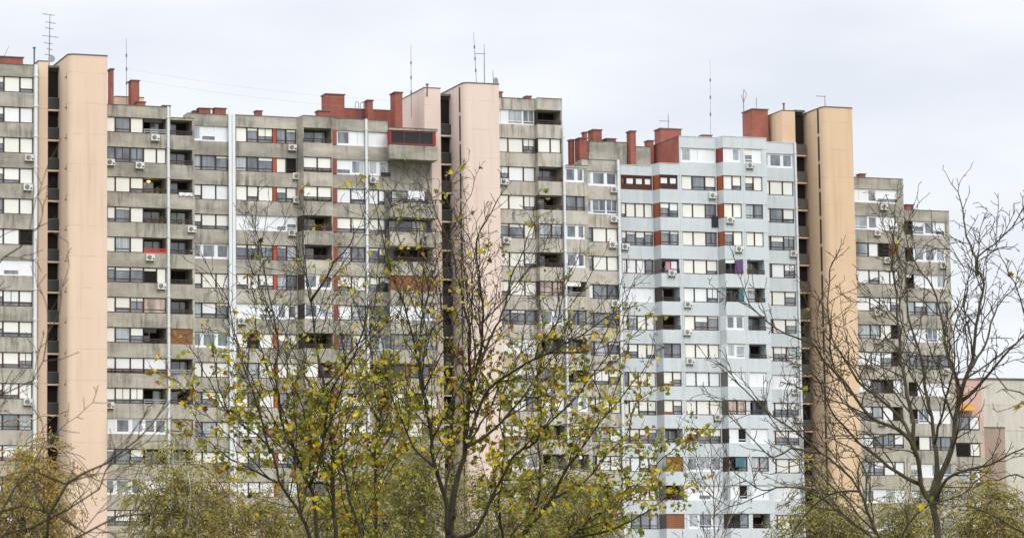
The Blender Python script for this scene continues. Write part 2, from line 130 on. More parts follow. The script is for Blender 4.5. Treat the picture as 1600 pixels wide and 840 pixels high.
def brick(name):
    m = mat(name, (.2,.055,.04), .9, .1); N = NT(m)
    b = N.n('ShaderNodeTexBrick'); b.inputs['Scale'].default_value = 1.
    b.inputs['Color1'].default_value = (.36,.10,.068,1); b.inputs['Color2'].default_value = (.27,.075,.052,1); b.inputs['Mortar'].default_value = (.32,.19,.15,1)
    b.inputs['Mortar Size'].default_value = .008; b.inputs['Brick Width'].default_value = .25; b.inputs['Row Height'].default_value = .075
    c = N.n('ShaderNodeTexCoord'); sx = N.n('ShaderNodeSeparateXYZ'); cx = N.n('ShaderNodeCombineXYZ'); ad = N.n('ShaderNodeMath', operation='ADD')
    N.l(c.outputs['Object'], sx.inputs[0]); N.l(sx.outputs[0], ad.inputs[0]); N.l(sx.outputs[1], ad.inputs[1])
    N.l(ad.outputs[0], cx.inputs[0]); N.l(sx.outputs[2], cx.inputs[1]); N.l(cx.outputs[0], b.inputs['Vector'])
    d = N.ramp(N.noise((1.2, 1.2, .7), 1., 5., .7), .4, .75, 0, .5)
    N.out(N.mix(d, b.outputs['Color'], (.1,.04,.035)))
    return m

def varied(name, base, var, rough=.6, spec=.3, dirt=None):
    """a painted / plastic surface whose tone differs a little from object to object and patch to patch"""
    m = mat(name, base, rough, spec); N = NT(m)
    o = N.n('ShaderNodeObjectInfo')
    c = N.mix(o.outputs['Random'], base, var)
    x = N.noise((.9, .9, .5), 1., 4., .65)
    c = N.mix(N.ramp(x, .35, .75, 0, .3), c, dirt or tuple(v*.7 for v in base))
    s = N.n('ShaderNodeTexWave', wave_type='BANDS', bands_direction='Z'); s.inputs['Scale'].default_value = 3.2
    N.l(N.coords((1, 1, 1)), s.inputs['Vector'])
    if 'shutter' in name: N.bump(s.outputs['Fac'], .5, .012)
    N.out(c); return m

def glass(name, dark, curt, amount):
    m = mat(name, dark, .06, .5); N = NT(m)
    N.b.inputs['IOR'].default_value = 2.05
    o = N.n('ShaderNodeObjectInfo')
    fold = N.noise((5., 5., .12), 1., 2., .5)
    region = N.noise((.8, .8, .35), 1., 2., .5)
    cc = N.mix(N.ramp(fold, .35, .65), tuple(v*.6 for v in curt), curt)
    f = N.mul(N.ramp(region, .5-.25*amount, .6-.1*amount), amount)
    N.out(N.mix(f, dark, cc)); return m

MT = {}
MT['concrete'] = weathered('concrete', (.535,.495,.415), (.285,.265,.228), 1., blotch=.85)
MT['concrete_old'] = weathered('concrete_old', (.56,.525,.455), (.31,.285,.25), 1.0, rust=(.42,.24,.10))
MT['blue'] = weathered('blue_render', (.59,.625,.645), (.52,.555,.57), .3, fine=.06, blotch=.5)
MT['peach'] = stucco('peach_stucco', (.725,.555,.43), (.655,.49,.375), (.48,.36,.27))
MT['pink'] = stucco('pink_stucco', (.725,.585,.51), (.665,.525,.45), (.52,.40,.33))
MT['orange_stucco'] = stucco('orange_stucco', (.685,.50,.34), (.60,.43,.285), (.48,.30,.17))
MT['brick'] = brick('red_brick')
MT['cap'] = weathered('concrete_cap', (.16,.15,.14), (.09,.085,.08), .5)
MT['shutter_cream'] = varied('shutter_cream', (.83,.82,.77), (.77,.76,.71), .55, .3, (.68,.64,.55))
MT['shutter_white'] = varied('shutter_white', (.83,.84,.85), (.76,.78,.80), .5, .3)
MT['pvc'] = varied('white_pvc', (.82,.83,.85), (.76,.78,.81), .35, .4, (.68,.69,.70))
MT['frame_dark'] = varied('frame_dark', (.035,.027,.024), (.07,.05,.042), .6)
MT['frame_brown'] = varied('frame_brown', (.09,.028,.018), (.05,.022,.018), .6)
MT['frame_red'] = varied('frame_red', (.32,.035,.03), (.25,.03,.028), .5)
MT['orange'] = varied('orange_panel', (.42,.10,.035), (.30,.07,.03), .6)
MT['vermilion'] = varied('vermilion_post', (.50,.085,.035), (.36,.065,.035), .6)
MT['rust'] = varied('rust_red_post', (.30,.085,.055), (.24,.07,.05), .6)
MT['glass_black'] = mat('tinted_glass', (.012,.012,.014), .08, .5)
MT['wood'] = varied('brown_wood', (.28,.12,.05), (.20,.085,.04), .6)
MT['rail'] = varied('railing_paint', (.065,.032,.028), (.035,.03,.028), .55)
MT['rail_red'] = varied('railing_red', (.55,.06,.025), (.5,.06,.03), .5)
MT['rail_grey'] = varied('railing_grey', (.35,.36,.36), (.3,.3,.3), .5)
MT['glass'] = glass('window_glass', (.05,.06,.072), (.32,.36,.40), .6)
MT['glass_curtain'] = glass('curtained_glass', (.05,.055,.06), (.50,.55,.58), .95)
MT['glass_warm'] = glass('glass_warm_curtain', (.05,.04,.035), (.60,.44,.36), .95)
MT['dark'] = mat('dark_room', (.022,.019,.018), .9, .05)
MT['loggia_shade'] = varied('loggia_wall_shaded', (.12,.11,.10), (.19,.175,.155), .9, .1)  # wall colour darkened to stand in for the shade inside the loggias
MT['pipe'] = varied('pipe_paint', (.74,.77,.79), (.70,.73,.76), .5, .3, (.5,.5,.48))
MT['purple'] = mat('purple_wall', (.13,.07,.17), .8)
MT['teal'] = mat('teal_curtain', (.05,.17,.19), .8)
MT['ac_white'] = varied('ac_white', (.74,.74,.71), (.62,.60,.55), .5, .3)
MT['ac_dark'] = mat('ac_grille', (.05,.05,.052), .6)
MT['metal'] = mat('grey_metal', (.16,.16,.17), .45); MT['metal'].node_tree.nodes['Principled BSDF'].inputs['Metallic'].default_value = .6
MT['rail_glass'] = mat('balustrade_glass', (.035,.042,.04), .2, .4); MT['rail_panel'] = mat('balustrade_panel', (.095,.085,.068), .6, .3)
MT['farpink'] = weathered('far_pink', (.62,.40,.34), (.52,.34,.29), .2, blotch=.3)
MT['farbeige'] = weathered('far_beige', (.62,.585,.51), (.52,.485,.42), .5, blotch=.5)
MT['farbrown'] = weathered('far_brown', (.37,.29,.23), (.30,.235,.185), .3, blotch=.3)
MT['yellow'] = mat('yellow_awning', (.50,.25,.05), .7)
MT['roof'] = mat('roof_felt', (.09,.09,.09), .95)
MT['ground'] = mat('meadow', (.09,.10,.04), .95); _n = NT(MT['ground'])
_n.out(_n.mix(_n.noise((.2,.2,.2), 1., 6.), (.05,.075,.02), (.16,.13,.06)))
MT['path'] = mat('asphalt', (.055,.055,.055), .95); _n = NT(MT['path'])
_n.out(_n.mix(_n.noise((1,1,1), 1., 6.), (.04,.04,.04), (.07,.07,.068)))

def bark(name, c0, c1, moss):
    m = mat(name, c0, .95, .1); N = NT(m)
    c = N.mix(N.ramp(N.noise((9, 9, 2.2), 1., 5., .7), .35, .65), c0, c1)
    c = N.mix(N.ramp(N.noise((1.6, 1.6, 1.2), 1., 4., .7), .5, .68, 0, .75), c, moss)
    N.out(c); N.bump(N.noise((26, 26, 7), 1., 4.), .8, .02); return m
MT['bark'] = bark('bark_mossy', (.050,.042,.029), (.095,.080,.057), (.095,.088,.03))
MT['bark_dark'] = bark('bark_dark', (.032,.027,.02), (.062,.052,.038), (.06,.055,.022))
MT['twig'] = bark('twig_bark', (.055,.043,.032), (.10,.08,.058), (.08,.07,.032))
MT['twig_dark'] = bark('twig_dark', (.038,.029,.023), (.07,.054,.04), (.055,.05,.024))
MT['birch_bark'] = bark('birch_bark', (.60,.58,.54), (.45,.42,.38), (.16,.14,.12))
MT['twig_pale'] = bark('pale_twigs', (.20,.17,.12), (.28,.24,.17), (.14,.12,.06))

def leafmat(name, c0, c1):
    m = bpy.data.materials.new(name); m.use_nodes = True; t = m.node_tree
    t.nodes.clear(); o = t.nodes.new('ShaderNodeOutputMaterial')
    g = t.nodes.new('ShaderNodeNewGeometry'); mx = t.nodes.new('ShaderNodeMix'); mx.data_type = 'RGBA'
    mx.inputs[6].default_value = (*c0, 1); mx.inputs[7].default_value = (*c1, 1)
    t.links.new(g.outputs['Random Per Island'], mx.inputs[0])
    d = t.nodes.new('ShaderNodeBsdfPrincipled'); d.inputs['Roughness'].default_value = .55; d.inputs['Specular IOR Level'].default_value = .3
    tr = t.nodes.new('ShaderNodeBsdfTranslucent'); ms = t.nodes.new('ShaderNodeMixShader'); ms.inputs[0].default_value = .35
    t.links.new(mx.outputs[2], d.inputs['Base Color']); t.links.new(mx.outputs[2], tr.inputs['Color'])
    t.links.new(d.outputs[0], ms.inputs[1]); t.links.new(tr.outputs[0], ms.inputs[2]); t.links.new(ms.outputs[0], o.inputs['Surface'])
    return m
LEAF = [leafmat('leaf_green', (.11,.145,.018), (.20,.23,.03)), leafmat('leaf_olive', (.15,.155,.02), (.25,.235,.028)),
        leafmat('leaf_yellow', (.50,.38,.02), (.66,.48,.03)), leafmat('leaf_lime', (.27,.275,.028), (.42,.37,.03)), leafmat('leaf_brown', (.22,.09,.02), (.34,.16,.03)), leafmat('leaf_dry', (.06,.03,.018), (.12,.06,.03))]
WLEAF = [leafmat('willow_olive', (.20,.195,.035), (.33,.30,.055)), leafmat('willow_yellow', (.40,.32,.07), (.52,.40,.10)), leafmat('willow_green', (.13,.145,.03), (.22,.22,.05)), leafmat('willow_rust', (.40,.23,.05), (.48,.30,.07))]

# ------------------------------------------------------------------ mesh helpers
class MB:
    def __init__(s, name='', mats=()):
        s.v = []; s.f = []; s.m = []; s.mats = []; s.smooth = False
    def mi(s, m):
        m = MT[m] if isinstance(m, str) else m
        if m not in s.mats: s.mats.append(m)
        return s.mats.index(m)
    def box(s, x0, x1, y0, y1, z0, z1, m):
        s.prism([(x0,y0),(x1,y0),(x1,y1),(x0,y1)], z0, z1, m)
    def prism(s, poly, z0, z1, m):
        n = len(poly); b = len(s.v); k = s.mi(m)
        s.v += [(x, y, z0) for x, y in poly] + [(x, y, z1) for x, y in poly]
        fs = [tuple(b+i for i in reversed(range(n))), tuple(b+n+i for i in range(n))] + [(b+i, b+(i+1)%n, b+n+(i+1)%n, b+n+i) for i in range(n)]
        s.f += fs; s.m += [k]*len(fs)
    def disc_y(s, cx, cy, cz, r, d, m, n=14):            # short cylinder facing -y
        b = len(s.v); k = s.mi(m)
        for y in (cy, cy+d):
            s.v += [(cx+r*math.cos(6.2832*i/n), y, cz+r*math.sin(6.2832*i/n)) for i in range(n)]
        s.f += [tuple(b+i for i in range(n))] + [(b+i, b+n+i, b+n+(i+1)%n, b+(i+1)%n) for i in range(n)]
        s.m += [k]*(n+1)
    def tube(s, pts, rs, m, n=6, cap=True):
        k = s.mi(m); b = len(s.v); P = [Vector(p) for p in pts]; up = None
        for i, p in enumerate(P):
            d = (P[min(i+1, len(P)-1)] - P[max(i-1, 0)])
            d = d.normalized() if d.length > 1e-9 else Vector((0,0,1))
            if up is None: up = d.orthogonal().normalized()
            up = (up - d*up.dot(d)); up = up.normalized() if up.length > 1e-6 else d.orthogonal().normalized()
            w = d.cross(up); r = rs[i] if hasattr(rs, '__len__') else rs
            for j in range(n):
                an = 6.28318*j/n
                q = p + (up*math.cos(an) + w*math.sin(an))*r
                s.v.append((q.x, q.y, q.z))
        for i in range(len(P)-1):
            for j in range(n):
                s.f.append((b+i*n+j, b+i*n+(j+1)%n, b+(i+1)*n+(j+1)%n, b+(i+1)*n+j)); s.m.append(k)
        if cap:
            e = b+(len(P)-1)*n
            s.f.append(tuple(e+j for j in range(n))); s.m.append(k)
            s.f.append(tuple(b+j for j in reversed(range(n)))); s.m.append(k)
    def build(s, name, parent=None, smooth=False):
        me = bpy.data.meshes.new(name); me.from_pydata(s.v, [], s.f)
        for m in s.mats: me.materials.append(m)
        me.polygons.foreach_set('material_index', s.m)
        if smooth: me.polygons.foreach_set('use_smooth', [True]*len(s.f))
        me.update()
        o = bpy.data.objects.new(name, me); COL.objects.link(o)
        if parent is not None: o.parent = parent
        return o
def tag(o, label=None, cat=None, group=None, kind=None):
    for k, v in (('label', label), ('category', cat), ('group', group), ('kind', kind)):
        if v: o[k] = v
    return o
def empty(name, loc, rz=0.):
    o = bpy.data.objects.new(name, None); COL.objects.link(o); o.location = loc; o.rotation_euler = (0, 0, rz); o.empty_display_size = .5
    return o
def copy_tree(o, parent=None):
    c = o.copy(); COL.objects.link(c); c.parent = parent
    for ch in o.children: copy_tree(ch, c)
    return c

# ------------------------------------------------------------------ apartment blocks
PITCH, WIN, DEEP, KEND = 2.8, 1.45, 1.8, 17
PAR = 1.12                                               # parapet above the top window row
BLK = {
 'left': ('concrete', 'grey concrete apartment block left of the pale peach stair tower', 'shutter_cream'),
 'grey': ('concrete', 'wide grey concrete apartment block between the peach and the pink stair towers', 'shutter_cream'),
 'ochre': ('concrete_old', 'rust-stained grey apartment block between the pink stair tower and blue block', 'shutter_cream'),
 'blue': ('blue', 'pale blue rendered apartment block with orange side panels, left of the orange tower', 'shutter_cream'),
 'right': ('concrete', 'narrow stepped grey apartment block right of the orange stair tower', 'shutter_white'),
}
ROOT, ORG = {}, {}
for b in BLK:
    us = [x for B in BAYS.values() if B['block'] == b for x in B['us']]
    ts = min(B['t'] for B in BAYS.values() if B['block'] == b)
    ORG[b] = (min(us), ts)
    ROOT[b] = tag(empty('apartment_block', W(min(us), ts, 0), a), BLK[b][1], 'apartment block', 'joined apartment blocks in one long row')

def zrow(k): return Z0 - PITCH*k
PROB = 'SSSSSHHHhhqGGCL'

class Bits:
    def __init__(s): s.l = []
    def box(s, *q): m = MB(); m.box(*q); s.l.append(m)
PN = {'rust_red_post': 'panel', 'white_pvc': 'panel', 'vermilion_post': 'panel', 'brown_wood': 'panel'}

def make_window(codes, us, y, zt, root, blk, r, o, side=None):
    """one band of panes between two loggias: frame (the window), panes, shutters and panels as its sub-parts"""
    zb = zt - WIN; st = ''.join(codes)
    pvc = any(c in 'PVv:' for c in st)
    fm = 'pvc' if pvc else r.choice(['frame_dark','frame_dark','frame_dark','frame_brown'])
    if 'X' in st: fm = 'frame_dark'
    if any(c in 'bE' for c in st): fm = 'frame_brown'
    F = MB(); G, S = Bits(), Bits()
    fw = .075 if not pvc else .085
    sh = BLK[blk][2] if r.random() < .78 else r.choice(['shutter_white','shutter_cream','shutter_white'])
    x0, x1 = us[0], us[-1]
    F.box(x0, x1, y-.02, y+.12, zt-.06, zt, fm); F.box(x0, x1, y-.04, y+.12, zb, zb+(.09 if not pvc else .12), fm)
    for i, u in enumerate(us):
        w = fw if 0 < i < len(us)-1 else fw*1.1
        F.box(max(x0, u-w), min(x1, u+w), y-.02+.002, y+.12, zb+.09, zt-.06, fm)
    if 'X' in st:
        for q in (x0+.07, x1-.07): F.box(q-.17, q+.17, y-.06, y+.1, zb+.1, zt-.065, 'frame_red')
        F.box(x0+.25, x1-.25, y-.055, y+.1, zb+.1, zb+.22, 'frame_red'); F.box(x0+.25, x1-.25, y-.055, y+.1, zt-.14, zt-.065, 'frame_red')
    for c, u0, u1 in zip(codes, us[:-1], us[1:]):
        p0, p1, q0, q1 = u0+fw-.01, u1-fw+.01, zb+.08, zt-.05
        gl = 'glass'; cov = 0.
        j = r.uniform(-.05, .05)
        if c in 'SM=Fs': cov = 1.
        elif c == 'm': cov = 1.
        elif c == 'H': cov = .74+j
        elif c == 'h': cov = .45+2*j
        elif c == 'q': cov = .17+j
        elif c in 'C': gl = 'glass_curtain'; cov = r.choice([0, .08, .15])
        elif c == 'E': gl = 'glass_warm'
        elif c in 'KX': gl = 'dark' if c == 'K' else 'glass_black'
        elif c == 'G' and r.random() < .3: gl = 'glass_curtain'
        elif c in 'qhH' and r.random() < .35: gl = 'glass_curtain'
        if c == 'P':
            n = 1 if u1-u0 < 1.3 else 2
            for q in range(n):
                a0, a1 = p0+(p1-p0)*q/n+.012, p0+(p1-p0)*(q+1)/n-.012
                S.box(a0, a1, y+.015, y+.06, zb+.1, zt-.05, 'pvc')
            continue
        if c in 'OW':
            S.box(u0+.01, u1-.01, y-.05, y+.05, zb+.01, zt-.01, {'O': 'vermilion', 'W': 'wood'}[c]); continue
        if c == 'b':
            F.box(p0, p1, y-.01, y+.08, zb+.09, zb+.55, fm); F.box(p0, p1, y-.01, y+.08, zt-.28, zt-.06, fm)
            S.box(p0+.1, p1-.1, y+.02, y+.09, zb+.6, zt-.32, 'shutter_white' if r.random() < .7 else 'wood'); continue
        if c == 'v':
            S.box(p0, p1, y+.015, y+.06, zb+.5, zt-.05, 'pvc'); F.box(p0, p1, y-.012, y+.08, zb+.48, zb+.56, fm)
            G.box(p0, p1, y+.05, y+.07, zb+.1, zb+.5, 'glass'); continue
        if c in 'V:':
            nn = 2 if c == ':' or u1-u0 > 1.5 else 1
            for q in range(nn):
                a0, a1 = p0+(p1-p0)*q/nn, p0+(p1-p0)*(q+1)/nn
                F.box(a0-.005, a0+.1, y+.012, y+.09, zb+.12, zt-.06, fm); F.box(a1-.1, a1+.005, y+.012, y+.09, zb+.12, zt-.06, fm)
                F.box(a0+.1, a1-.1, y+.012, y+.09, zt-.16, zt-.06, fm); F.box(a0+.1, a1-.1, y+.012, y+.09, zb+.12, zb+.22, fm)
                gg = 'glass_curtain' if r.random() < .4 else 'glass'
                G.box(a0+.08, a1-.08, y+.05, y+.07, zb+.2, zt-.14, gg)
            continue
        if c in '=~':
            mid = p0+(p1-p0)*.58
            F.box(mid-.07, mid+.07, y-.018, y+.12, zb+.09, zt-.06, fm)
            if c == '=': S.box(p0, mid-.07, y+.03, y+.06, q0, q1, sh)
            else: G.box(p0, mid-.07, y+.05, y+.07, q0, q1, 'dark'); S.box(p0, mid-.07, y+.03, y+.045, q1-.25, q1, sh)
            S.box(mid+.07, p1, y+.03, y+.06, q0, q1, sh); continue
        if cov < 1:
            G.box(p0, p1, y+.05, y+.07, q0, q1, gl)
            F.box(p0, p1, y-.005, y+.08, zb+.32, zb+.38, fm)
            if gl == 'glass' and u1-u0 > 1.15 and r.random() < .35: F.box((p0+p1)/2-.03, (p0+p1)/2+.03, y-.005, y+.08, zb+.38, zt-.06, fm)
            if c == 'X':
                F.box(p0, p1, y-.006, y+.08, zt-.4, zt-.36, 'frame_dark')
        if cov > 0:
            hh = (q1-q0)*cov
            S.box(p0, p1, y+.012, y+.045, q1-hh, q1, sh)
            if cov < 1: F.box(p0, p1, y+.006, y+.05, q1-hh-.035, q1-hh, fm if not pvc else 'pvc')
        if c == 's': F.box(p0, p1, y-.03, y+.02, zb+.02, zb+.3, 'orange')
    w = F.build('window', root)
    for bits, nm in ((G, 'pane'), (S, 'shutter')):
        for mb in bits.l: mb.build(PN.get(mb.mats[0].name, nm), w)
    return w

def make_railing(u0, u1, y, zb, kind, parent, r):
    R = MB(); m = {'r': 'rail_red', 'g': 'rail_grey'}.get(kind, 'rail')
    R.box(u0, u1, y-.03, y+.05, zb+.13, zb+.22, m); R.box(u0, u1, y-.04, y+.06, zb+.33, zb+.43, m)
    n = max(2, int((u1-u0)/.9)+1)
    for i in range(n):
        u = u0+.04+(u1-u0-.08)*i/(n-1)
        R.box(u-.03, u+.03, y-.01, y+.045, zb-.05, zb+.42, m)
    if kind == 'r': R.box(u0, u1, y-.02, y+.04, zb+.0, zb+.13, m)
    return R.build('railing', parent)

def make_loggia(u0, u1, y, zt, root, code, r, bay):
    """recessed balcony: back door and window, railing"""
    zb = zt-WIN; Bm = MB()
    yb = y+DEEP-.22
    Bm.box(u0, u1, yb, yb+.1, zb-.3, zt, 'loggia_shade')
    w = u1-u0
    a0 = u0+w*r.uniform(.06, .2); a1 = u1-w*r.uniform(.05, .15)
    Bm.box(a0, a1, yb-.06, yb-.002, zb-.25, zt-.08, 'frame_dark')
    bal = Bm.build('balcony', root)
    D = MB(); mid = a0+(a1-a0)*r.uniform(.4, .6)
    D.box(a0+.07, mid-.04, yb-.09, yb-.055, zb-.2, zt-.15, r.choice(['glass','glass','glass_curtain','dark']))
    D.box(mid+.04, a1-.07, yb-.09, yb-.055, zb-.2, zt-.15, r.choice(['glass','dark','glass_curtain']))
    D.build('balcony_door', bal)
    if bay not in ('b2', 'j', 'h', 'e') and r.random() < .35 and w > 1.2:                      # part-glazed or with a half lowered blind
        S = MB(); hh = r.uniform(.15, .5)
        S.box(u0+.05, u0+w*r.uniform(.45,.95), y+.08, y+.12, zt-hh, zt-.02, r.choice(['shutter_white','rail','shutter_cream','frame_dark'])); S.build('blind', bal)
    make_railing(u0, u1, y+.02, zb, {'r': 'r'}.get(code, r.choice(['b','b','b','b','g'])), bal, r)
    return bal

wallmb = {b: MB() for b in BLK}
byblk = {}
for nm, B in BAYS.items(): byblk.setdefault(B['block'], []).append(nm)
LOWROOF = {'b2': .18, 'h': .2, 'k': .2, 'i': PAR, 'x1': .98}
for blk, names in byblk.items():
    u_, t_ = ORG[blk]; root = ROOT[blk]; wm = BLK[blk][0]; Wb = wallmb[blk]
    for bi, nm in enumerate(names):
        B = BAYS[nm]; r = random.Random(nm); us = [x-u_ for x in B['us']]; y = B['t']-t_; k0 = B['k0']
        ends = [us[0], us[-1]]
        if bi > 0 and 'ul' not in B: ends[0] = (us[0] + BAYS[names[bi-1]]['us'][-1]-u_)/2+.006
        elif bi == 0: ends[0] = us[0]-.3
        if bi < len(names)-1:
            nx = BAYS[names[bi+1]]
            if 'ul' in nx: ends[1] = nx['ul']-u_-.006
            else: ends[1] = (us[-1]+nx['us'][0]-u_)/2-.006
        else: ends[1] = us[-1] + (.45 if blk == 'right' else .25)
        e0, e1 = ends
        ch = 'ul' in B
        if ch: c0, yl = B['ul']-u_, B['tl']-t_
        def poly(yy, dd, grow=0.):
            if ch and yy < yl: return [(c0, yl+.02), (us[0]-grow, yy), (e1, yy), (e1, yy+dd), (c0, yy+dd)]
            return [(e0, yy), (e1, yy), (e1, yy+dd), (e0, yy+dd)]
        def yrow(k): return (4.75-t_) if (nm == 'h' and k == 2) else y
        par = LOWROOF.get(nm, PAR)
        # parapet with its coping
        z1 = zrow(k0)
        Wb.prism(poly(y, DEEP), z1, z1+par, wm)
        cp = poly(y-.04, DEEP+.04, .0); Wb.prism(cp, z1+par+.002, z1+par+.06, 'cap' if wm != 'blue' else 'blue')
        zend = zrow(KEND)-WIN
        Wb.box(e0 if not ch else c0, e1, y+DEEP-.01, y+DEEP+12, 0, z1+par-.15, wm)
        Wb.prism(poly(y, DEEP), 0, zrow(KEND-1)-WIN, wm)
        # piers at both ends of the bay
        pz = z1+.01
        x0 = us[0]+.015 if not ch else us[0]+.05
        if nm == 'h':
            Wb.box(e1-.1, e1-.004, 4.8-t_, y+DEEP, zrow(KEND-1), pz, wm)
        else:
            Wb.box(us[-1]-.015, e1-.004, y+.03, y+DEEP, zrow(KEND-1)-WIN-.1, pz, wm if wm == 'blue' else 'concrete')
        if not ch: Wb.box(e0+.004, x0, y+.03, y+DEEP, zrow(KEND-1)-WIN-.1, pz, wm if wm == 'blue' else 'concrete')
        for k in range(k0, KEND):
            row = B['rows'][k-k0] if k-k0 < len(B['rows']) else None
            n = len(us)-1
            if row is None:
                nk = r.random()
                row = ''.join(r.choice(PROB if nk < .7 else 'PPVVv') for _ in range(n))
                if nm in ('b2', 'j', 'h', 'e') and r.random() < .7: row = 'L'*n
                if nm == 'o': row = 'O'
                if nm in ('k','x5') and r.random() < .4: row = 'L'*n
            row = (row + 'SHSG')[:n]
            zt = zrow(k); zb = zt-WIN; yy = yrow(k)
            if k < KEND-1: Wb.prism(poly(yy, DEEP), zb-(PITCH-WIN)+.004, zb, wm)
            if nm == 'o':
                O = MB(); O.box(us[0]-.05, us[1]+.05, yy-.1, yy+.3, zb+.02, zt-.02, 'rust'); O.build('panel', root); continue
            # chamfered left side of a projecting bay
            if ch and yy < yl:
                Sd = MB(); sm = 'loggia_shade'
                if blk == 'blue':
                    sm = {2: 'orange', 3: 'orange', 4: 'orange', 1: 'frame_red'}.get(k, r.choice(['loggia_shade', 'loggia_shade', 'frame_dark', 'glass_curtain']))
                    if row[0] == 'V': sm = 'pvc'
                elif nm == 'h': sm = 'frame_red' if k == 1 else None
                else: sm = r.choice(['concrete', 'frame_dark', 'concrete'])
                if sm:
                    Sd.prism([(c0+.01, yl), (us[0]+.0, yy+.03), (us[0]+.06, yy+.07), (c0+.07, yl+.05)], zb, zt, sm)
                    if sm in ('orange', 'frame_dark', 'frame_red'):
                        dx, dy = us[0]-c0, yy-yl
                        for q in (.04, .9): Sd.prism([(c0+dx*q-.015, yl+dy*q-.01), (c0+dx*(q+.08)-.015, yl+dy*(q+.08)-.01), (c0+dx*(q+.08)+.02, yl+dy*(q+.08)+.03), (c0+dx*q+.02, yl+dy*q+.03)], zb+.01, zt-.01, 'frame_dark')
                    Sd.build('side_panel', root)
            # split the row into windows and loggias
            i = 0
            while i < n:
                c = row[i]; log = c in 'Llr'
                j = i
                while j+1 < n and ((row[j+1] in 'Llr') == log): j += 1
                if log: make_loggia(us[i], us[j+1], yy, zt, root, row[i], r, nm)
                else:
                    w = make_window(list(row[i:j+1]), us[i:j+2], yy+.14, zt, root, blk, r, nm)
                    if 'm' in row[i:j+1] or 'F' in row[i:j+1]: make_railing(us[i], us[j+1], yy+.02, zb, 'b', w, r)
                    if nm == 'h' and k == 3: make_railing(us[i], us[j+1], yy+.02, zb, 'b', w, r)
                i = j+1
# thin white divisions on the blue block, roof chimneys, copings, parapet walls, pipes
def lx(blk, u): return u-ORG[blk][0]
def ly(blk, t): return t-ORG[blk][1]
for c in CH:
    blk, t, u0, u1, zb, zt, d = c
    C = MB(); x0, x1, y0 = lx(blk, u0), lx(blk, u1), ly(blk, t); big = (u1-u0) > 1
    cap = .1 if zt-zb > .8 else .08
    C.box(x0+.05, x1-.05, y0, y0+d, zb-2.2, zt-cap, 'brick')
    C.box(x0-.04, x1+.04, y0-.08, y0+d+.08, zt-cap+.002, zt, 'cap')
    C.build('chimney', ROOT[blk])
for blk, t, u0, u1, zb, zt, d, m in WL:
    C = MB(); C.box(lx(blk,u0), lx(blk,u1), ly(blk,t), ly(blk,t)+d, zb-2, zt, m); C.box(lx(blk,u0)-.02, lx(blk,u1)+.02, ly(blk,t)-.04, ly(blk,t)+d+.04, zt+.002, zt+.07, 'cap'); C.build('roof_wall', ROOT[blk])
# brick end wall of the upper blue floor
C = MB(); u0b, u1b, zb_ = brickside
x0, x1 = lx('blue', BAYS['x3']['us'][0])-.34, lx('blue', BAYS['x3']['us'][0])-.12
C.box(x0, x1, ly('blue', 5.62), ly('blue', 12.5), zrow(2)+.9, zrow(1)+PAR-.02, 'brick')
C.box(x0-.03, x1+.02, ly('blue', 5.58), ly('blue', 12.52), zrow(1)+PAR-.018, zrow(1)+PAR+.05, 'cap')
C.build('brick_wall', ROOT['blue'])
for blk, t, u, w, k in PIPE:
    C = MB(); x = lx(blk, u); y = ly(blk, t); zt = zrow(k)+PAR+.05
    if w > .4:
        C.box(x-w/2, x-.03, y-.06, y+.25, 0, zt, 'pipe'); C.box(x+.03, x+w/2, y-.06, y+.25, 0, zt-.02, 'pipe'); C.box(x-.03, x+.03, y+.05, y+.24, 0, zt-.04, 'pipe')
    else:
        C.tube([(x, y, 0), (x, y, zt)], w/2, 'pipe', 10)
        for q in range(k, KEND): C.box(x-w*.62, x+w*.62, y-w*.62, y+w*.7, zrow(q)+.1, zrow(q)+.18, 'pipe')
    C.build('drainpipe', ROOT[blk])
for b in BLK: wallmb[b].build('wall', ROOT[b])

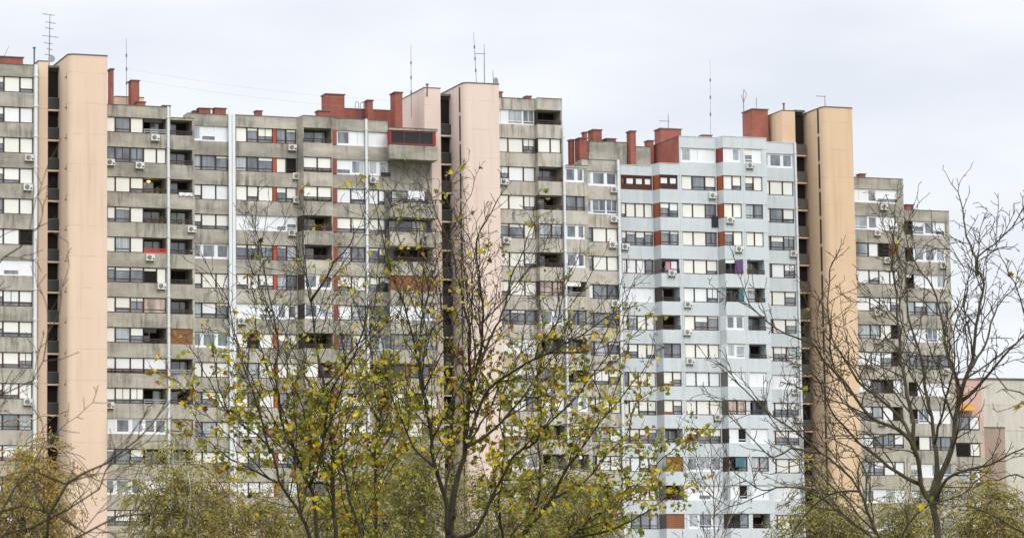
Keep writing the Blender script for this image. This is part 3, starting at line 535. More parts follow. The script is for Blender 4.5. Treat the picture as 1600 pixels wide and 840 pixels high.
# ------------------------------------------------------------------ stair towers
TL = {'A': ('peach', 'pale peach stair tower at the left, cracked plaster, with dark open landings'),
      'B': ('pink', 'pinkish stair tower in the middle, rising behind the leafy autumn tree'),
      'C': ('orange_stucco', 'orange stair tower on the right, behind the bare branches')}
def rounded(x0, x1, y0, y1, r0, r1, n=5):
    """plan of a shaft: rounded front corners of radius r0 (left) and r1 (right)"""
    p = [(x0, y1)]
    for i in range(n+1): q = math.pi/2*i/n; p.append((x0+r0-r0*math.cos(q), y0+r0-r0*math.sin(q)))
    for i in range(n+1): q = math.pi/2*i/n; p.append((x1-r1+r1*math.sin(q), y0+r1-r1*math.cos(q)))
    return p+[(x1, y1)]
for key, T in TW.items():
    m, lab = TL[key]
    ub, tb = T['strip'][0], T['tf']
    root = tag(empty('stair_tower', W(ub, tb, 0), a), lab, 'stair tower', 'windowless plaster stair towers')
    X = lambda u: u-ub
    Y = lambda t: t-tb
    s0, s1 = X(T['shaft'][0]), X(T['shaft'][1]); g0, g1 = X(T['gap'][0]), X(T['gap'][1]); ys = Y(T['ts'])
    C = MB(); C.prism(rounded(s0, s1, 0, 10, .55, .12), 0, T['zf'], m); C.prism(rounded(s0-.05, s1+.05, -.05, 10.05, .6, .15), T['zf']+.002, T['zf']+.1, 'cap'); C.build('wall', root)
    C = MB(); C.prism(rounded(X(T['strip'][0]), X(T['strip'][1]), ys, ys+6.6, .15, .05), 0, T['zs'], m); C.prism(rounded(X(T['strip'][0])-.04, X(T['strip'][1])+.03, ys-.04, ys+6.64, .15, .05), T['zs']+.002, T['zs']+.08, 'cap'); C.build('side_shaft', root)
    C = MB(); C.box(g0+.005, g1-.005, ys+.7, ys+1.5, 0, T['zg'], 'loggia_shade'); C.box(g0+.02, g1-.02, ys+.62, ys+.66, 0, T['zg']-.3, 'dark')  # near-black sheet across the gap paints the shade of the stair well
    C.box(g0+.005, g1-.005, ys+.1, ys+1.6, T['zg']-.02, T['zg']+.18, 'cap')
    C.build('stair_well', root)
    k = 0
    while zrow(k) > 2:
        zf = zrow(k)+.05
        if k > 0:
            L = MB(); L.box(g0+.004, g1-.004, ys+.03, ys+.61, zf-.14, zf, m); lo = L.build('landing', root)
            Q = MB(); Q.box(g0+.03, g1-.03, ys+.08, ys+.11, zf+.06, zf+1.05, 'rail_panel' if key == 'C' else 'rail_glass'); Q.box(g0+.006, g1-.006, ys+.06, ys+.13, zf+1.05, zf+1.1, 'metal'); Q.build('balustrade', lo)
        # slot window in the flank of the shaft
        if key != 'A':
            S = MB(); S.box(s0-.012, s0+.1, 1.0, 1.42, zrow(k)-.95, zrow(k)+1.55, 'frame_dark'); S.box(s0-.05, s0+.1, .95, 1.47, zrow(k)-1.08, zrow(k)-.955, m)
        else:
            S = MB(); S.box(s0-.012, s0+.1, .8, .9, zrow(k)-.2, zrow(k)+.15, 'frame_dark'); S.box(s0-.12, s0+.1, .7, 1.0, zrow(k)-.3, zrow(k)-.205, 'cap')
        S.build('slot_window', root)
        k += 1

# ------------------------------------------------------------------ more distant buildings
f = FAR['pink']; ub = f['us'][0]
root = tag(empty('apartment_block', W(ub, f['t'], 0), a), 'pink end block with a yellow awning, beyond the narrow grey block', 'apartment block')
C = MB(); w = f['us'][3]-ub; C.box(0, w, .3, 14, 0, f['zt'], 'farpink'); C.box(-.05, w+.05, .2, 14.05, f['zt']+.002, f['zt']+.12, 'cap')
zz = f['zt']-3.9
while zz > 1:
    C.box(0, w, 0, .298, zz-2.75, zz-1.45, 'concrete'); C.box(w-.5, w, .002, .298, zz-1.45, zz, 'farpink'); C.box(0, .45, .002, .298, zz-1.45, zz, 'farpink')
    zz -= PITCH
C.build('wall', root)
zz = f['zt']-3.9; r = random.Random(3)
while zz > 4:
    F = MB(); F.box(.47, w-.52, .1, .29, zz-1.43, zz-.02, 'frame_dark'); wd = F.build('window', root)
    G = MB(); G.box(.55, w*.55, .06, .095, zz-1.3, zz-.1, r.choice(['glass','dark','glass_curtain'])); G.box(w*.6, w-.6, .06, .095, zz-1.3, zz-.1, r.choice(['shutter_white','shutter_cream'])); G.build('pane', wd)
    zz -= PITCH
G = MB(); zt = f['zt']-2.6
G.v = [(-.1,-.7,zt-.7),(w*.72,-.7,zt-.7),(w*.72,.28,zt),(-.1,.28,zt),(-.1,-.7,zt-.78),(w*.72,-.7,zt-.78),(w*.72,.28,zt-.1),(-.1,.28,zt-.1)]
G.f = [(0,1,2,3),(7,6,5,4),(0,4,5,1),(1,5,6,2),(2,6,7,3),(3,7,4,0)]; G.m = [G.mi('yellow')]*6; G.build('awning', root)
f = FAR['beige']; ub = f['us'][0]
root = tag(empty('apartment_block', W(ub, f['t'], 0), a), 'beige slab block with a blank gable wall at the far right', 'apartment block')
C = MB(); C.box(0, f['us'][1]-ub, 0, 12, 0, f['zt'], 'farbeige'); C.box(-.1, f['us'][1]-ub+.1, -.1, 12.1, f['zt']+.002, f['zt']+.2, 'cap')
for q in range(1, 12): C.box(0, f['us'][1]-ub, -.012, -.004, f['zt']-2.8*q-.03, f['zt']-2.8*q, 'farbrown')
C.build('wall', root)
f = FAR['brown']; ub = f['us'][0]
root = tag(empty('stair_annex', W(ub, f['t'], 0), a), 'lower brown annex in front of the beige gable wall', 'annex building')
C = MB(); C.prism(rounded(0, f['us'][1]-ub, 0, 7, .1, .9), 0, f['zt'], 'farbrown'); C.prism(rounded(-.05, f['us'][1]-ub+.05, -.05, 7.05, .1, .9), f['zt']+.002, f['zt']+.12, 'cap'); C.build('wall', root)

# ------------------------------------------------------------------ air conditioners
def make_ac():
    m = MB(); m.box(-.4, .4, -.34, 0, -.29, .29, 'ac_white'); m.box(-.41, .41, -.345, .0, .292, .305, 'ac_white')
    o = m.build('air_conditioner')
    g = MB(); g.disc_y(-.1, -.352, 0, .225, .01, 'ac_dark', 18)
    for rr in (.2, .13, .06):
        pts = [(-.1+rr*math.cos(6.2832*i/16), -.357, rr*math.sin(6.2832*i/16)) for i in range(17)]
        g.tube(pts, .012, 'ac_white', 4)
    g.box(.2, .36, -.349, -.342, -.2, -.05, 'ac_dark'); g.build('fan_grille', o)
    b = MB(); b.box(-.26, .26, -.02, .0, -.36, -.33, 'metal')
    for x in (-.28, .28): b.box(x-.02, x+.02, -.36, .02, -.33, -.295, 'metal'); b.box(x-.02, x+.02, -.0, .02, -.55, -.33, 'metal')
    b.build('bracket', o)
    return o
ORD = ['top','second','third','fourth','fifth','sixth','seventh','eighth','ninth','tenth','eleventh','twelfth','thirteenth','fourteenth','fifteenth','sixteenth','seventeenth','eighteenth']
BD = dict(a0=('left', 'left of the peach tower'), b1=('grey', 'right beside the peach tower'), b2=('grey', 'on the balcony stack'), c=('grey', 'left of the double white pipe'),
 d=('grey', 'right of the double white pipe'), g=('grey', 'right of the last white pipe'), i=('ochre', 'right beside the pink tower'), l=('ochre', 'beside the blue block'),
 x1=('blue', 'at its left edge'), x2=('blue', 'below a left balcony'), x3=('blue', 'in its middle'), x4=('blue', 'right of middle'), x5=('blue', 'below the dark open window'), x6=('blue', 'beside the orange tower'),
 r1=('right', 'beside the orange tower'), r2=('right', 'at the far right edge'))
BN = dict(left='left grey block', grey='wide grey block', ochre='rust-stained block', blue='pale blue block', right='narrow right block')
TOPK = dict(left=0, grey=1, ochre=0, blue=1, right=2)
ac0 = None; seen = {}
for b, u, z, k in AC:
    o = make_ac() if ac0 is None else copy_tree(ac0)
    if ac0 is None: ac0 = o
    o.location = W(u, BAYS[b]['t']-.01, z); o.rotation_euler = (0, 0, a)
    blk, d = BD[b]
    if b == 'd' and u > 90.5: d = 'beside the brown balconies'
    if b == 'b1' and u > 75: d = 'left of the thin white pipe'
    k = max(k, TOPK[blk])
    lab = f"air conditioner on the {BN[blk]}, {ORD[k-TOPK[blk]]} window row, {d}"
    seen[lab] = seen.get(lab, 0)+1
    if seen[lab] > 1:
        lab = f"air conditioner on the {BN[blk]}, {ORD[k-TOPK[blk]+1]} window row, {d}"; seen[lab] = seen.get(lab, 0)+1
    tag(o, lab, 'air conditioner', 'air conditioners on the facades')

# ------------------------------------------------------------------ aerials on the roofs
ALAB = ['tall television aerial with many crossbars on the far left roof', 'short vent post beside the tall left television aerial', 'slanted thin rod aerial at the left edge roof',
 'thin whip aerial right of the peach tower by a chimney', 'thin whip aerial in front of the pink tower side shaft', 'tallest thin leaning aerial on top of the pink tower', 'aerial pole with one crossbar on the pink tower',
 'small satellite dish on the right end of the pink tower', 'short vent on the side shaft of the pink tower', 'aerial with a short bar over the brick walls left of the blue block', 'very tall faint whip aerial above the blue block roof',
 'loop shaped aerial on the large brick chimney', 'short rod aerial on the right of the large brick chimney', 'small aerial with a bent top on the orange tower', 'round vent on the side shaft of the orange tower', 'left of two thin hoop pipes on the brick roof wall', 'right of two thin hoop pipes on the brick roof wall']
for (kind, t, u, z, u2, z2), lab in zip(ANT, ALAB):
    P0, P1 = W(u, t, z-.9), W(u2, t, z2); h = (P1-P0).length; d = P1-P0
    ex = Vector((CA, SA, 0)); nmz = {'stub': 'roof_vent', 'dish': 'satellite_dish', 'hoop': 'roof_pipe'}.get(kind, 'aerial'); catz = {'stub': 'vent', 'dish': 'satellite dish', 'hoop': 'pipe'}.get(kind, 'aerial')
    if lab.startswith('short rod'): nmz, catz = 'aerial', 'aerial'
    root = tag(empty(nmz, P0), lab, catz, 'aerials on the roofs' if nmz == 'aerial' else None)
    M_ = MB(); rr = {'stub': .09, 'yagi': .05, 'whip': .03 if t < 8 else .018, 'tilt': .03, 'dish': .04}.get(kind, .045)
    if lab.startswith('short rod'): rr = .03
    M_.tube([(0,0,0), tuple(d*.5), tuple(d)], [rr, rr*.9, rr*.55 if kind != 'stub' else rr], 'metal', 6)
    if kind == 'stub' and rr > .05: M_.tube([tuple(d), tuple(d+Vector((0,0,.12)))], rr*1.7, 'metal', 8)
    M_.build('mast', root)
    Q = MB()
    if kind == 'hoop':
        Q.tube([tuple(d), tuple(d+ex*.1+Vector((0,0,.12))), tuple(d+ex*.25+Vector((0,0,.12))), tuple(d+ex*.35), tuple(d+ex*.35-Vector((0,0,1.6)))], .035, 'metal', 6)
    if kind == 'yagi':
        for q, L_, s_ in ((1., 1.1, -.3), (.86, .9, .2), (.76, .8, -.1), (.62, 1.5, .15), (.5, .8, -.35), (.4, .5, .2), (.3, .7, -.3)):
            c = d*q; Q.tube([tuple(c-ex*L_*(.5-s_*.5)+Vector((0,0,.06))), tuple(c+ex*L_*(.5+s_*.5)-Vector((0,0,.06)))], .028, 'metal', 5)
            for s in (-.4, .1, .4):
                cc = c+ex*L_*s; Q.tube([tuple(cc+Vector((0,-.3,0))), tuple(cc+Vector((0,.3,0)))], .014, 'metal', 4)
        Q.disc_y(.25, -.1, 1.25, .32, .08, 'rail_grey')
    elif kind in ('bar', 'bar2'):
        c = d*(.97 if kind == 'bar2' else .8); Q.tube([tuple(c-ex*1.0), tuple(c+ex*.12)], .03, 'metal', 5)
        for s in (-.9, -.6, -.3): Q.tube([tuple(c+ex*s+Vector((0,-.3,0))), tuple(c+ex*s+Vector((0,.3,0)))], .014, 'metal', 4)
    elif kind == 'whip':
        for q in (.35, .55, .75): c = d*q; Q.tube([tuple(c-Vector((0,0,.15))), tuple(c+Vector((0,0,.15)))], .075, 'metal', 6)
    elif kind == 'rabbit':
        c = d*.55; Q.tube([tuple(c), tuple(c+ex*.35+Vector((0,0,.9))), tuple(c+ex*.05+Vector((0,0,1.4)))], .03, 'metal', 5); Q.tube([tuple(c), tuple(c-ex*.25+Vector((0,0,.8)))], .03, 'metal', 5)
    elif kind == 'dish':
        c = d*.45+ex*.25; n = 14
        for i in range(4):
            r0, r1 = .12*i, .12*(i+1)
            b0 = len(Q.v)
            for r_ in (r0, r1):
                for j in range(n): Q.v.append((c.x+ex.x*r_*.55*math.cos(6.2832*j/n), c.y-.35*r_*r_, c.z+r_*math.sin(6.2832*j/n)))
            for j in range(n): Q.f.append((b0+j, b0+(j+1)%n, b0+n+(j+1)%n, b0+n+j)); Q.m.append(Q.mi('rail_grey'))
    if Q.v: Q.build('reflector' if kind == 'dish' else 'crossbar', root)

# ------------------------------------------------------------------ things on balconies
def at(b, u, k, dz, dt=-.1): return W(u, BAYS[b]['t']+dt, zrow(k)-WIN+dz)
def cloth(name, b, u, k, dz, w, h, m, label, cat='laundry'):
    o = MB(); n = 7
    for i in range(n+1):
        x = -w/2+w*i/n
        for j, z in enumerate((0, -h*.5, -h*(1+.1*math.sin(i*2.1)))): o.v.append((x, .035*math.sin(i*1.9+j)-.02, z))
    for i in range(n+1):
        x = -w/2+w*i/n
        for j, z in enumerate((0, -h*.5, -h*(1+.1*math.sin(i*2.1)))): o.v.append((x, .035*math.sin(i*1.9+j)+.005, z))
    q = 3*(n+1)
    for i in range(n):
        for j in range(2):
            A = i*3+j; o.f.append((A, A+3, A+4, A+1)); o.f.append((q+A+1, q+A+4, q+A+3, q+A))
    o.m = [o.mi(m)]*len(o.f)
    ob = o.build(name); ob.location = at(b, u, k, dz); ob.rotation_euler = (0, 0, a); tag(ob, label, cat); return ob
MT['cloth_dark'] = mat('dark_cloth', (.03,.035,.045), .9); MT['cloth_white'] = varied('white_cloth', (.75,.76,.8), (.7,.7,.72), .9); MT['cloth_blue'] = mat('blue_cloth', (.12,.16,.4), .9); MT['cloth_rose'] = mat('rose_cloth', (.5,.25,.3), .9)
cloth('hanging_clothes', 'x3', 134.9, 3, .25, .75, 1.1, 'cloth_dark', 'dark clothes hung out of a window in the middle of the blue block')
cloth('hanging_clothes', 'x2', 129.7, 5, 1.1, .5, .8, 'cloth_rose', 'rose laundry inside a left balcony of the blue block, beside white laundry')
cloth('hanging_clothes', 'x2', 130.35, 5, 1.15, .6, .7, 'cloth_white', 'white laundry inside a left balcony of the blue block, beside rose laundry')
cloth('hanging_sheets', 'h', 102.6, 3, 1.2, 1.6, .8, 'cloth_white', 'white sheets drying on the brown railing left of the pink tower')
cloth('hanging_clothes', 'g', 100.1, 2, .35, 1.0, .35, 'cloth_dark', 'dark washing draped over a railing left of the pink tower')
cloth('hanging_cloth', 'b2', 79.9, 3, .2, 1.3, .3, 'cloth_white', 'white cloth over the third balcony parapet on the wide grey block')
cloth('curtain', 'x4', 137.1, 6, 1.35, .5, 1.2, 'teal', 'teal curtain in a balcony on the right half of the blue block', 'curtain')
cloth('curtain', 'x4', 136.9, 5, 1.35, .9, 1.25, 'purple', 'purple screen in a balcony on the right half of the blue block', 'screen')
cloth('hanging_clothes', 'x4', 136.5, 12, 1.35, .9, .9, 'teal', 'pale teal towel in an open window low on the blue block')
def plant(b, u, k, w, label, flower=None, seed=1):
    r = random.Random(seed); root = tag(empty('potted_plant', at(b, u, k, .05, .12), a), label, 'plant')
    P = MB(); P.prism([(-.14,-.1),(.14,-.1),(.17,.1),(-.17,.1)], -.02, .22, 'wood'); P.build('pot', root)
    L = MB()
    for i in range(70):
        c = Vector((r.gauss(0, w*.4), r.gauss(0, .1), .25+abs(r.gauss(0, .2)))); q = Vector((r.gauss(0,1), r.gauss(0,1), r.gauss(0,1))).normalized()*.07; p = q.orthogonal().normalized()*.05
        b0 = len(L.v); L.v += [tuple(c-q), tuple(c+p), tuple(c+q), tuple(c-p)]; L.f.append((b0,b0+1,b0+2,b0+3)); L.m.append(L.mi(flower if flower and r.random() < .35 else LEAF[0]))
    L.build('leaves', root)
plant('b1', 77.2, 3, .6, 'leafy plant on the red-brown railing near the lit lamp', None, 1)
plant('b1', 76.9, 4, .8, 'wide flowering plant on the railing below the lit balcony', 'rail_red', 2)
plant('b1', 77.6, 4, .4, 'small plant at the right end of the same flowering balcony', None, 3)
plant('e', 92.6, 4, .5, 'yellow flowers in a balcony trough left of the orange post', LEAF[2], 4)
plant('e', 93.7, 4, .5, 'yellow flowers close to the orange post on the grey block', LEAF[2], 5)
plant('x5', 138.2, 5, .7, 'tall green plant in a balcony near the purple screen', None, 6)
plant('b2', 79.4, 4, .7, 'dark plant on the balcony below the white cloth', None, 7)
# the one lit lamp
root = tag(empty('ceiling_lamp', at('b1', 76.5, 3, WIN-.04, .7), a), 'small lit yellow lamp under a balcony ceiling beside the peach tower', 'lamp')
S = MB(); S.tube([(0,0,0),(0,0,-.12)], .05, 'metal', 8); S.build('mount', root)
me = MB(); n = 8
me.tube([(0,0,-.12),(0,0,-.16),(0,0,-.24),(0,0,-.3)], [.1,.17,.17,.06], mat('lamp_glow', (1,.75,.35)), 12); g = me.build('lamp_shade', root)
nb = g.data.materials[0].node_tree.nodes['Principled BSDF']; nb.inputs['Emission Color'].default_value = (1,.62,.2,1); nb.inputs['Emission Strength'].default_value = 3.

# wires between the roof aerials
for (u0, t0, z0, u1, t1, z1, s, lab) in ((75.2, 6.5, 59.8, 104.5, 6, 57.9, 1.1, 'upper thin wire strung over the roof of the wide grey block'), (75.2, 6.5, 58.9, 104.3, 6, 57.0, 1.0, 'lower thin wire strung over the roof of the wide grey block')):
    A, Bp = W(u0, t0, z0), W(u1, t1, z1); w = MB()
    w.tube([tuple(A.lerp(Bp, i/14)-A-Vector((0,0,s*4*(i/14)*(1-i/14)*.5))) for i in range(15)], .008, 'rail_grey', 4)
    o = w.build('wire'); o.location = A; tag(o, lab, 'wire')

# ------------------------------------------------------------------ trees
def catmull(P, step):
    P = [Vector(p) for p in P]; out = []
    Q = [P[0]*2-P[1]] + P + [P[-1]*2-P[-2]]
    for i in range(1, len(Q)-2):
        p0, p1, p2, p3 = Q[i-1], Q[i], Q[i+1], Q[i+2]
        n = max(1, int((p2-p1).length/step))
        for j in range(n):
            t = j/n
            out.append(.5*((2*p1)+(p2-p0)*t+(2*p0-5*p1+4*p2-p3)*t*t+(3*p1-p0-3*p2+p3)*t*t*t))
    out.append(P[-1]); return out

LEAFSHAPE = [(0,-.5),(.16,-.3),(.42,-.32),(.34,-.05),(.5,.14),(.22,.2),(.0,.55),(-.22,.2),(-.5,.14),(-.34,-.05),(-.42,-.32),(-.16,-.3)]
def add_leaf(L, c, size, r, m):
    n = Vector((r.gauss(0,.8), r.gauss(-.5,.7), r.gauss(.3,.7))).normalized()
    x = n.orthogonal().normalized(); x.rotate(Matrix.Rotation(r.uniform(0,6.28), 3, n)); y = n.cross(x)
    b = len(L.v); k = L.mi(m); fold = r.uniform(.15,.6)*size; wv = r.uniform(.65, 1.)
    for px, py in LEAFSHAPE:
        q = c + x*(px*size*wv) + y*(py*size) + n*(abs(px)*fold - py*py*fold*.5)
        L.v.append((q.x, q.y, q.z))
    L.f.append((b+11,b,b+1,b+2,b+3,b+4,b+5,b+6)); L.f.append((b+6,b+7,b+8,b+9,b+10,b+11)); L.m += [k, k]

class Grow:
    def __init__(s, seed, org, leafp, wood, twig, dens=1., spur=1., minr=.0055, leafmix=(3,6,4,5,2,1), lsize=(.055,.145), maxlen=1.8, sub=.5):
        s.r = random.Random(seed); s.o = Vector(org); s.T = MB(); s.C = MB(); s.L = MB(); s.leafp = leafp; s.wood = wood; s.twig = twig; s.dens = dens; s.spur = spur; s.minr = minr
        s.bag = [i for i, w in enumerate(leafmix) for _ in range(w)]; s.ls = lsize; s.maxlen = maxlen; s.sub = sub
    def leaves(s, p, n=1, boost=1.):
        z = p.z+s.o.z
        if s.r.random() < s.leafp(z)*boost:
            for _ in range(s.r.choice((1,1,2,3,4))):
                c = p+Vector((s.r.gauss(0,.07), s.r.gauss(0,.07), s.r.gauss(-.05,.06)))
                i = s.r.choice(s.bag)
                add_leaf(s.L, c, s.r.uniform(*s.ls), s.r, LEAF[i])
    def limb(s, pts, r0, r1, first=.25, trunk=False, gen=1):
        P = [Vector(p)-s.o for p in pts]; path = catmull(P, .16)
        n = len(path); r = s.r
        wob = [Vector((r.gauss(0,1), r.gauss(0,1), r.gauss(0,.6))) for _ in range(n)]
        for i in range(1, n-1):
            path[i] = path[i] + (wob[i-1]+wob[i]+wob[i+1])*.012
        rad = [r0+(r1-r0)*(i/(n-1))**.6 for i in range(n)]
        s.T.tube([tuple(p) for p in path], rad, s.wood, 8 if r0 > .05 else 6)
        if trunk: return
        total = sum((path[i+1]-path[i]).length for i in range(n-1))
        if gen and total > 2.2:
            for q in range(int(total*s.sub)):
                i = int(n*r.uniform(.15, .75)); d = (path[i+1]-path[i]).normalized(); sd = d.orthogonal().normalized()
                sd.rotate(Matrix.Rotation(r.uniform(0, 6.28), 3, d)); sd.y *= .8; L = min(3.2, total*(1-i/n)*r.uniform(.45,.85)+.5); an = r.uniform(.3,.65)
                d = d*math.cos(an)+sd*math.sin(an); q_ = path[i].copy(); pp = [q_.copy()]
                for _ in range(4):
                    d = (d+Vector((r.gauss(0,.13), r.gauss(0,.13), .09))).normalized(); q_ = q_+d*L/4; pp.append(q_.copy())
                s.limb([tuple(v+s.o) for v in pp], min(rad[i]*.68, L*.011), s.minr*1.2, gen=0)
        acc = 0; nxt = total*first*r.uniform(.6,1); az = r.uniform(0,6.28)
        for i in range(n-1):
            acc += (path[i+1]-path[i]).length
            if acc >= nxt:
                q = acc/total; d = (path[i+1]-path[i]).normalized()
                az += 2.4+r.gauss(0,.5)
                L = min(s.maxlen, (.32+.6*(1-q))*total*.5)*r.uniform(.35,1.15)
                s.branch(path[i], d, az, L, max(s.minr*1.2, min(rad[i]*.55, L*.014)), 1)
                nxt = acc + r.uniform(.10,.24)/s.dens
        # the leader carries on into a few forks
        d = (path[-1]-path[-2]).normalized()
        for _ in range(2): s.branch(path[-1], d, r.uniform(0,6.28), r.uniform(.35,.8), max(s.minr, r1), 2, ang=r.uniform(.15,.5))
    def branch(s, p, axis, az, L, r0, lev, ang=None):
        r = s.r
        if L < .06: return
        side = axis.orthogonal().normalized(); side.rotate(Matrix.Rotation(az, 3, axis))
        ang = ang or r.uniform(.45,1.0)
        d = (axis*math.cos(ang)+side*math.sin(ang)).normalized()
        step = .13 if lev < 2 else .09
        n = max(2, int(L/step)); pts = [p.copy()]; q = p.copy()
        trop = r.uniform(.02,.11) if lev < 2 else r.uniform(-.02,.12)
        for i in range(n):
            d = (d + Vector((r.gauss(0,.17), r.gauss(0,.17), r.gauss(0,.14)+trop))).normalized()
            q = q + d*(L/n); pts.append(q.copy())
        rs = [r0+(s.minr*.8-r0)*(i/n)**.8 for i in range(n+1)]
        s.C.tube([tuple(x) for x in pts], rs, s.twig, 5 if lev < 2 else 4, cap=False)
        if lev < 3:
            acc = 0; nxt = L*r.uniform(.12,.3); a2 = r.uniform(0,6.28)
            for i in range(n):
                acc += L/n
                if acc >= nxt:
                    a2 += 2.6+r.gauss(0,.6); fr = acc/L
                    if lev == 1: L2 = r.uniform(.18,.62)*L*(1.05-.6*fr)
                    else: L2 = r.uniform(.05,.2)*s.spur
                    s.branch(pts[i+1], (pts[i+1]-pts[i]).normalized(), a2, min(L2, 1.1), max(s.minr, rs[i]*.6), lev+1)
                    nxt = acc + (r.uniform(.09,.2) if lev == 1 else r.uniform(.08,.2))/s.dens
        for x in pts[1:]:
            if lev >= 1: s.leaves(x, boost=.55 if lev == 1 else .8)
        s.leaves(pts[-1], boost=1.2)
def sm(z, z0, z1): t = max(0, min(1, (z-z0)/(z1-z0))); return t*t*(3-2*t)
TREES = {
 'main': ('leafy_tree', 'tall autumn tree with yellow-green leaves and bare top in front of the pink tower', lambda z: .022+.34*(1-sm(z, 5.8, 8.9)), dict(dens=1.05, wood='bark_dark', twig='twig_dark')),
 'left': ('leafy_tree', 'half bare autumn tree with several stems in front of the wide grey block', lambda z: .018+.28*(1-sm(z, 5.6, 8.6)), dict(dens=1.05, wood='bark_dark', twig='twig_dark')),
 'slender': ('leafy_tree', 'slender leafy sapling between the two big autumn trees', lambda z: .04+.45*(1-sm(z, 6.2, 8.8)), dict(dens=.9, wood='bark_dark', twig='twig')),
 'right_leafy': ('leafy_tree', 'low spreading leafy tree reaching right towards the blue block', lambda z: .03+.36*(1-sm(z, 6.2, 8.4)), dict(dens=.85, sub=.25, wood='bark_dark', twig='twig_dark')),
 'bare': ('bare_tree', 'large leafless tree with mossy forked trunk in front of the narrow right block', lambda z: .0008, dict(dens=1.2, sub=0, minr=.0068, wood='bark', twig='twig')),
 'bare_low': ('bare_tree', 'leafless tree with low arching boughs before the orange tower', lambda z: .0012, dict(dens=.95, sub=.4, minr=.0065, wood='bark', twig='twig')),
 'edge': ('bare_tree', 'leafless tree leaning in from the right edge', lambda z: .012*(1-sm(z, 5, 8)), dict(dens=.8, wood='bark_dark', twig='twig', minr=.0055)),
 'near': ('bare_tree', 'nearest leafless tree with thin boughs at the lower left edge', lambda z: .001, dict(dens=1.7, wood='bark_dark', twig='twig', minr=.0036, maxlen=.8, sub=1.6)),
 'sapling': ('bare_tree', 'thin bare sapling standing before the middle of the blue block', lambda z: .0, dict(dens=.7, wood='twig_pale', twig='twig', minr=.009)),
}
for seed, (key, (nm, lab, lp, kw)) in enumerate(TREES.items()):
    limbs = TR[key]; base = Vector(limbs[0][1][0]); base.z = 0
    G = Grow(100+seed, base, lp, **kw)
    for i, (r0, pts) in enumerate(limbs):
        pts = [tuple(p) for p in pts]
        if i == 0:
            pts = [(base.x, base.y, -.1)] + pts[1:] if key != 'sapling' else pts
            thin = key in ('sapling', 'slender')
            G.limb(pts, r0*(1 if thin else 1.2), G.minr*1.5 if thin else r0*.62, trunk=not thin, first=.5)
        else: G.limb(pts, r0*(1.0 if key == 'bare' else .6 if key == 'edge' else .74), G.minr*1.3)
    root = tag(empty(nm, base), lab, 'tree')
    G.T.build('trunk', root, smooth=True)
    G.C.build('crown', root, smooth=True)
    if G.L.v: G.L.build('leaves', root)

def bg_tree(kind, x, y, h, w, seed, lab):
    r = random.Random(seed); center = -7 < x < 4; root = tag(empty('birch_tree' if kind == 'birch' else 'willow_tree', (x, y, 0)), lab, 'tree', 'yellowing trees below the facades')
    T, C, L = MB(), MB(), MB(); wood = 'birch_bark' if kind == 'birch' else 'twig_pale'
    rust = x < -12 and kind != 'birch'
    stems = 7 if kind == 'birch' else 6
    bag = [0,0,1,1,2] if kind == 'birch' else r.choice([[0,0,1,2],[0,1,2,2],[0,0,1,1,2]])
    if rust: bag = [1,3,3,0,1]
    elif center and kind != 'birch': bag = [0,0,2,2,1]
    elif kind == 'birch': bag = [0,1,1,0,2]
    T.tube([(0,0,-.1),(r.gauss(0,.1),0,h*.2),(r.gauss(0,.15),r.gauss(0,.1),h*.42)], [.2,.16,.12], wood, 8)
    tips = []
    for i in range(stems):
        az = 6.28*i/stems+r.uniform(-.4,.4); rr = w*r.uniform(.25,.85)
        b0 = Vector((0,0,h*r.uniform(.22,.4))); e = Vector((math.cos(az)*rr, math.sin(az)*rr*.7, h*r.uniform(.82,1.0)*(1-.16*(rr/w)**2)))
        mid = b0.lerp(e, .5)+Vector((math.cos(az)*rr*.18, 0, h*.03))
        pts = catmull([tuple(b0), tuple(mid), tuple(e)], .5)
        T.tube([tuple(p+Vector((r.gauss(0,.05), r.gauss(0,.05), 0))) for p in pts], [(.12 if kind == 'birch' else .08)*(1-.8*q/(len(pts)-1)) for q in range(len(pts))], wood, 5)
        tips += pts[len(pts)//3:]
    for i in range(int(300+w*100)):
        p = r.choice(tips)+Vector((r.gauss(0,w*.13), r.gauss(0,w*.12), r.gauss(0,.35)))
        d = Vector((r.gauss(0,1), r.gauss(0,.8), r.uniform(.2,1.1))).normalized(); n = r.randint(7,13); pts = [p]
        droop = r.uniform(.12,.24)
        for q in range(n):
            d = (d+Vector((r.gauss(0,.12), r.gauss(0,.12), -droop))).normalized(); pts.append(pts[-1]+d*.19)
        C.tube([tuple(q) for q in pts], .012, 'twig' if i % 3 else 'twig_pale', 3, cap=False)
        dens = r.choice((0, 1, 2, 4, 6))
        for q in pts[1:]:
            for _ in range(dens):
                c = q+Vector((r.gauss(0,.1), r.gauss(0,.1), r.gauss(0,.08)))
                v = Vector((r.gauss(0,.6), r.gauss(0,.5), r.gauss(-.5,.5))).normalized()*r.uniform(.05,.12); s = v.orthogonal().normalized()*r.uniform(.016,.034)
                s.rotate(Matrix.Rotation(r.uniform(0,6.28), 3, v.normalized()))
                b = len(L.v); L.v += [tuple(c-v), tuple(c+s), tuple(c+v), tuple(c-s)]; L.f.append((b,b+1,b+2,b+3)); L.m.append(L.mi(WLEAF[r.choice(bag)]))
    T.build('trunk', root, smooth=True); C.build('crown', root); L.build('leaves', root)
BGL = ['yellow birch with white stems below the wide grey block', 'rusty yellow drooping tree at the lower left edge', 'low olive tree below the double white pipe', 'tall olive willow behind the main autumn tree', 'willow to the right of the pink tower foot',
 'willow below the rust-stained block', 'yellow-green willow at the foot of the orange tower', 'yellowing willow behind the mossy forked trunk', 'yellow-green willow in the lower right corner',
 'willow crowded against the right side of the birch', 'olive willow between birch and main autumn tree', 'olive willow behind the slender leafy sapling', 'olive willow behind the low spreading leafy tree']
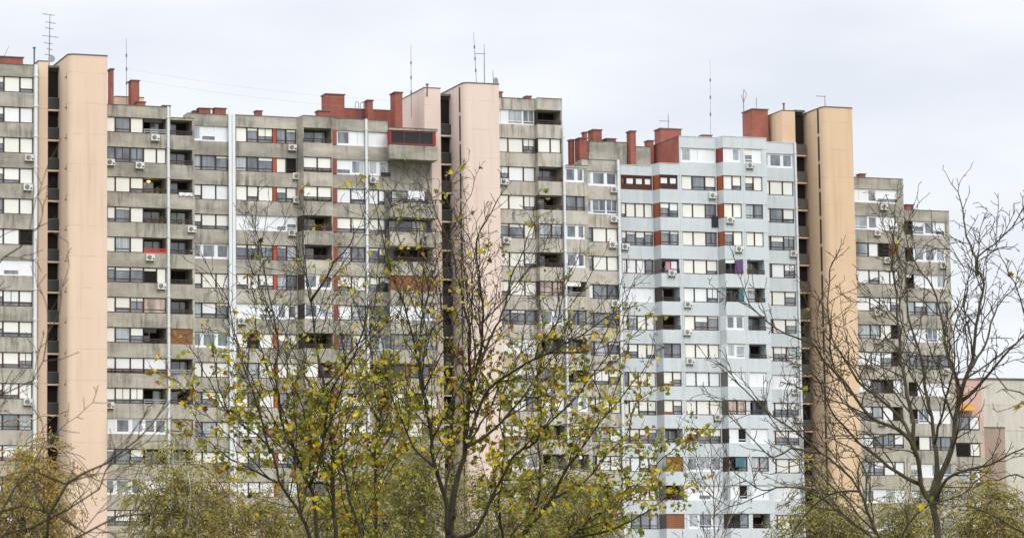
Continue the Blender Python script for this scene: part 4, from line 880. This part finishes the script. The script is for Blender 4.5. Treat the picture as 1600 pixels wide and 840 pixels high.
for i, (k, x, y, z, w) in enumerate(BG): bg_tree(k, x, y, z, w, 40+i, BGL[i])

# the single dead leaf or bird caught in front of the pink tower
Lf = MB(); add_leaf(Lf, Vector((0,0,0)), .055, random.Random(4), LEAF[5]); add_leaf(Lf, Vector((.03,0,-.01)), .045, random.Random(6), LEAF[5])
o = Lf.build('falling_leaf'); o.location = leaf; tag(o, 'single dark dry leaf in mid air before the upper pink tower', 'leaf')

# ------------------------------------------------------------------ ground
g = MB(); g.v = [(-3000,-500,0),(3000,-500,0),(3000,5000,0),(-3000,5000,0)]; g.f = [(0,1,2,3)]; g.m = [g.mi('ground')]; tag(g.build('ground'), kind='structure')
g = MB(); q = [W(20,-9,.012), W(200,-9,.012), W(200,-4,.012), W(20,-4,.012)]; g.v = [tuple(x) for x in q]; g.f = [(0,1,2,3)]; g.m = [g.mi('path')]; tag(g.build('path'), kind='structure')

# ------------------------------------------------------------------ sky, sun, camera
SUN_EL, SUN_AZ = math.radians(38), math.radians(152)     # azimuth clockwise from +y: behind the camera, a little right
w = bpy.data.worlds.new('World'); SC.world = w; w.use_nodes = True; t = w.node_tree; bg = t.nodes['Background']
sky = t.nodes.new('ShaderNodeTexSky'); sky.sky_type = 'NISHITA'; sky.sun_disc = False; sky.sun_elevation = SUN_EL; sky.sun_rotation = SUN_AZ
tc = t.nodes.new('ShaderNodeTexCoord'); sp = t.nodes.new('ShaderNodeSeparateXYZ'); t.links.new(tc.outputs['Generated'], sp.inputs[0])
mr = t.nodes.new('ShaderNodeMapRange'); mr.inputs[1].default_value = .24; mr.inputs[2].default_value = 1.; mr.inputs[3].default_value = 8.85; mr.inputs[4].default_value = 31.; t.links.new(sp.outputs[2], mr.inputs[0])
mp = t.nodes.new('ShaderNodeMapping'); mp.inputs['Scale'].default_value = (5, 5, 16); t.links.new(tc.outputs['Generated'], mp.inputs['Vector'])
nz = t.nodes.new('ShaderNodeTexNoise'); nz.inputs['Scale'].default_value = 1.6; nz.inputs['Detail'].default_value = 5; nz.inputs['Roughness'].default_value = .5; t.links.new(mp.outputs[0], nz.inputs['Vector'])
cr = t.nodes.new('ShaderNodeMapRange'); cr.inputs[1].default_value = .34; cr.inputs[2].default_value = .64; t.links.new(nz.outputs['Fac'], cr.inputs[0])
cm = t.nodes.new('ShaderNodeMix'); cm.data_type = 'RGBA'; cm.inputs[6].default_value = (.845,.885,.965,1); cm.inputs[7].default_value = (1.0,1.03,1.085,1); t.links.new(cr.outputs[0], cm.inputs[0])
vm = t.nodes.new('ShaderNodeVectorMath'); vm.operation = 'SCALE'; t.links.new(cm.outputs[2], vm.inputs[0]); t.links.new(mr.outputs[0], vm.inputs['Scale'])
fm = t.nodes.new('ShaderNodeMix'); fm.data_type = 'RGBA'; fm.inputs[0].default_value = .94; t.links.new(sky.outputs[0], fm.inputs[6]); t.links.new(vm.outputs[0], fm.inputs[7])
t.links.new(fm.outputs[2], bg.inputs['Color']); bg.inputs['Strength'].default_value = .11
ld = bpy.data.lights.new('sun', 'SUN'); ld.energy = 1.3; ld.angle = math.radians(25); ld.color = (1,.965,.91)
lo = bpy.data.objects.new('sun', ld); COL.objects.link(lo); lo.location = (0, -50, 80)
dv = Vector((math.sin(SUN_AZ)*math.cos(SUN_EL), math.cos(SUN_AZ)*math.cos(SUN_EL), math.sin(SUN_EL)))
lo.rotation_euler = dv.to_track_quat('Z', 'Y').to_euler()

cd = bpy.data.cameras.new('camera'); co = bpy.data.objects.new('camera', cd); COL.objects.link(co)
cd.sensor_fit = 'HORIZONTAL'; cd.sensor_width = 36; cd.lens = lens; cd.clip_start = .5; cd.clip_end = 8000
Mx = Matrix([[M[0][i], M[1][i], M[2][i]] for i in range(3)]).to_4x4(); Mx.translation = Vector((0, 0, CZ)); co.matrix_world = Mx
cd.dof.use_dof = True; cd.dof.focus_distance = 95; cd.dof.aperture_fstop = 6.3
SC.camera = co
SC.view_settings.view_transform = 'Standard'; SC.view_settings.look = 'None'; SC.view_settings.exposure = 0; SC.view_settings.gamma = 1
SC.view_settings.use_curve_mapping = False
SC.cycles.max_bounces = 5; SC.cycles.diffuse_bounces = 2; SC.cycles.glossy_bounces = 2; SC.cycles.transmission_bounces = 2
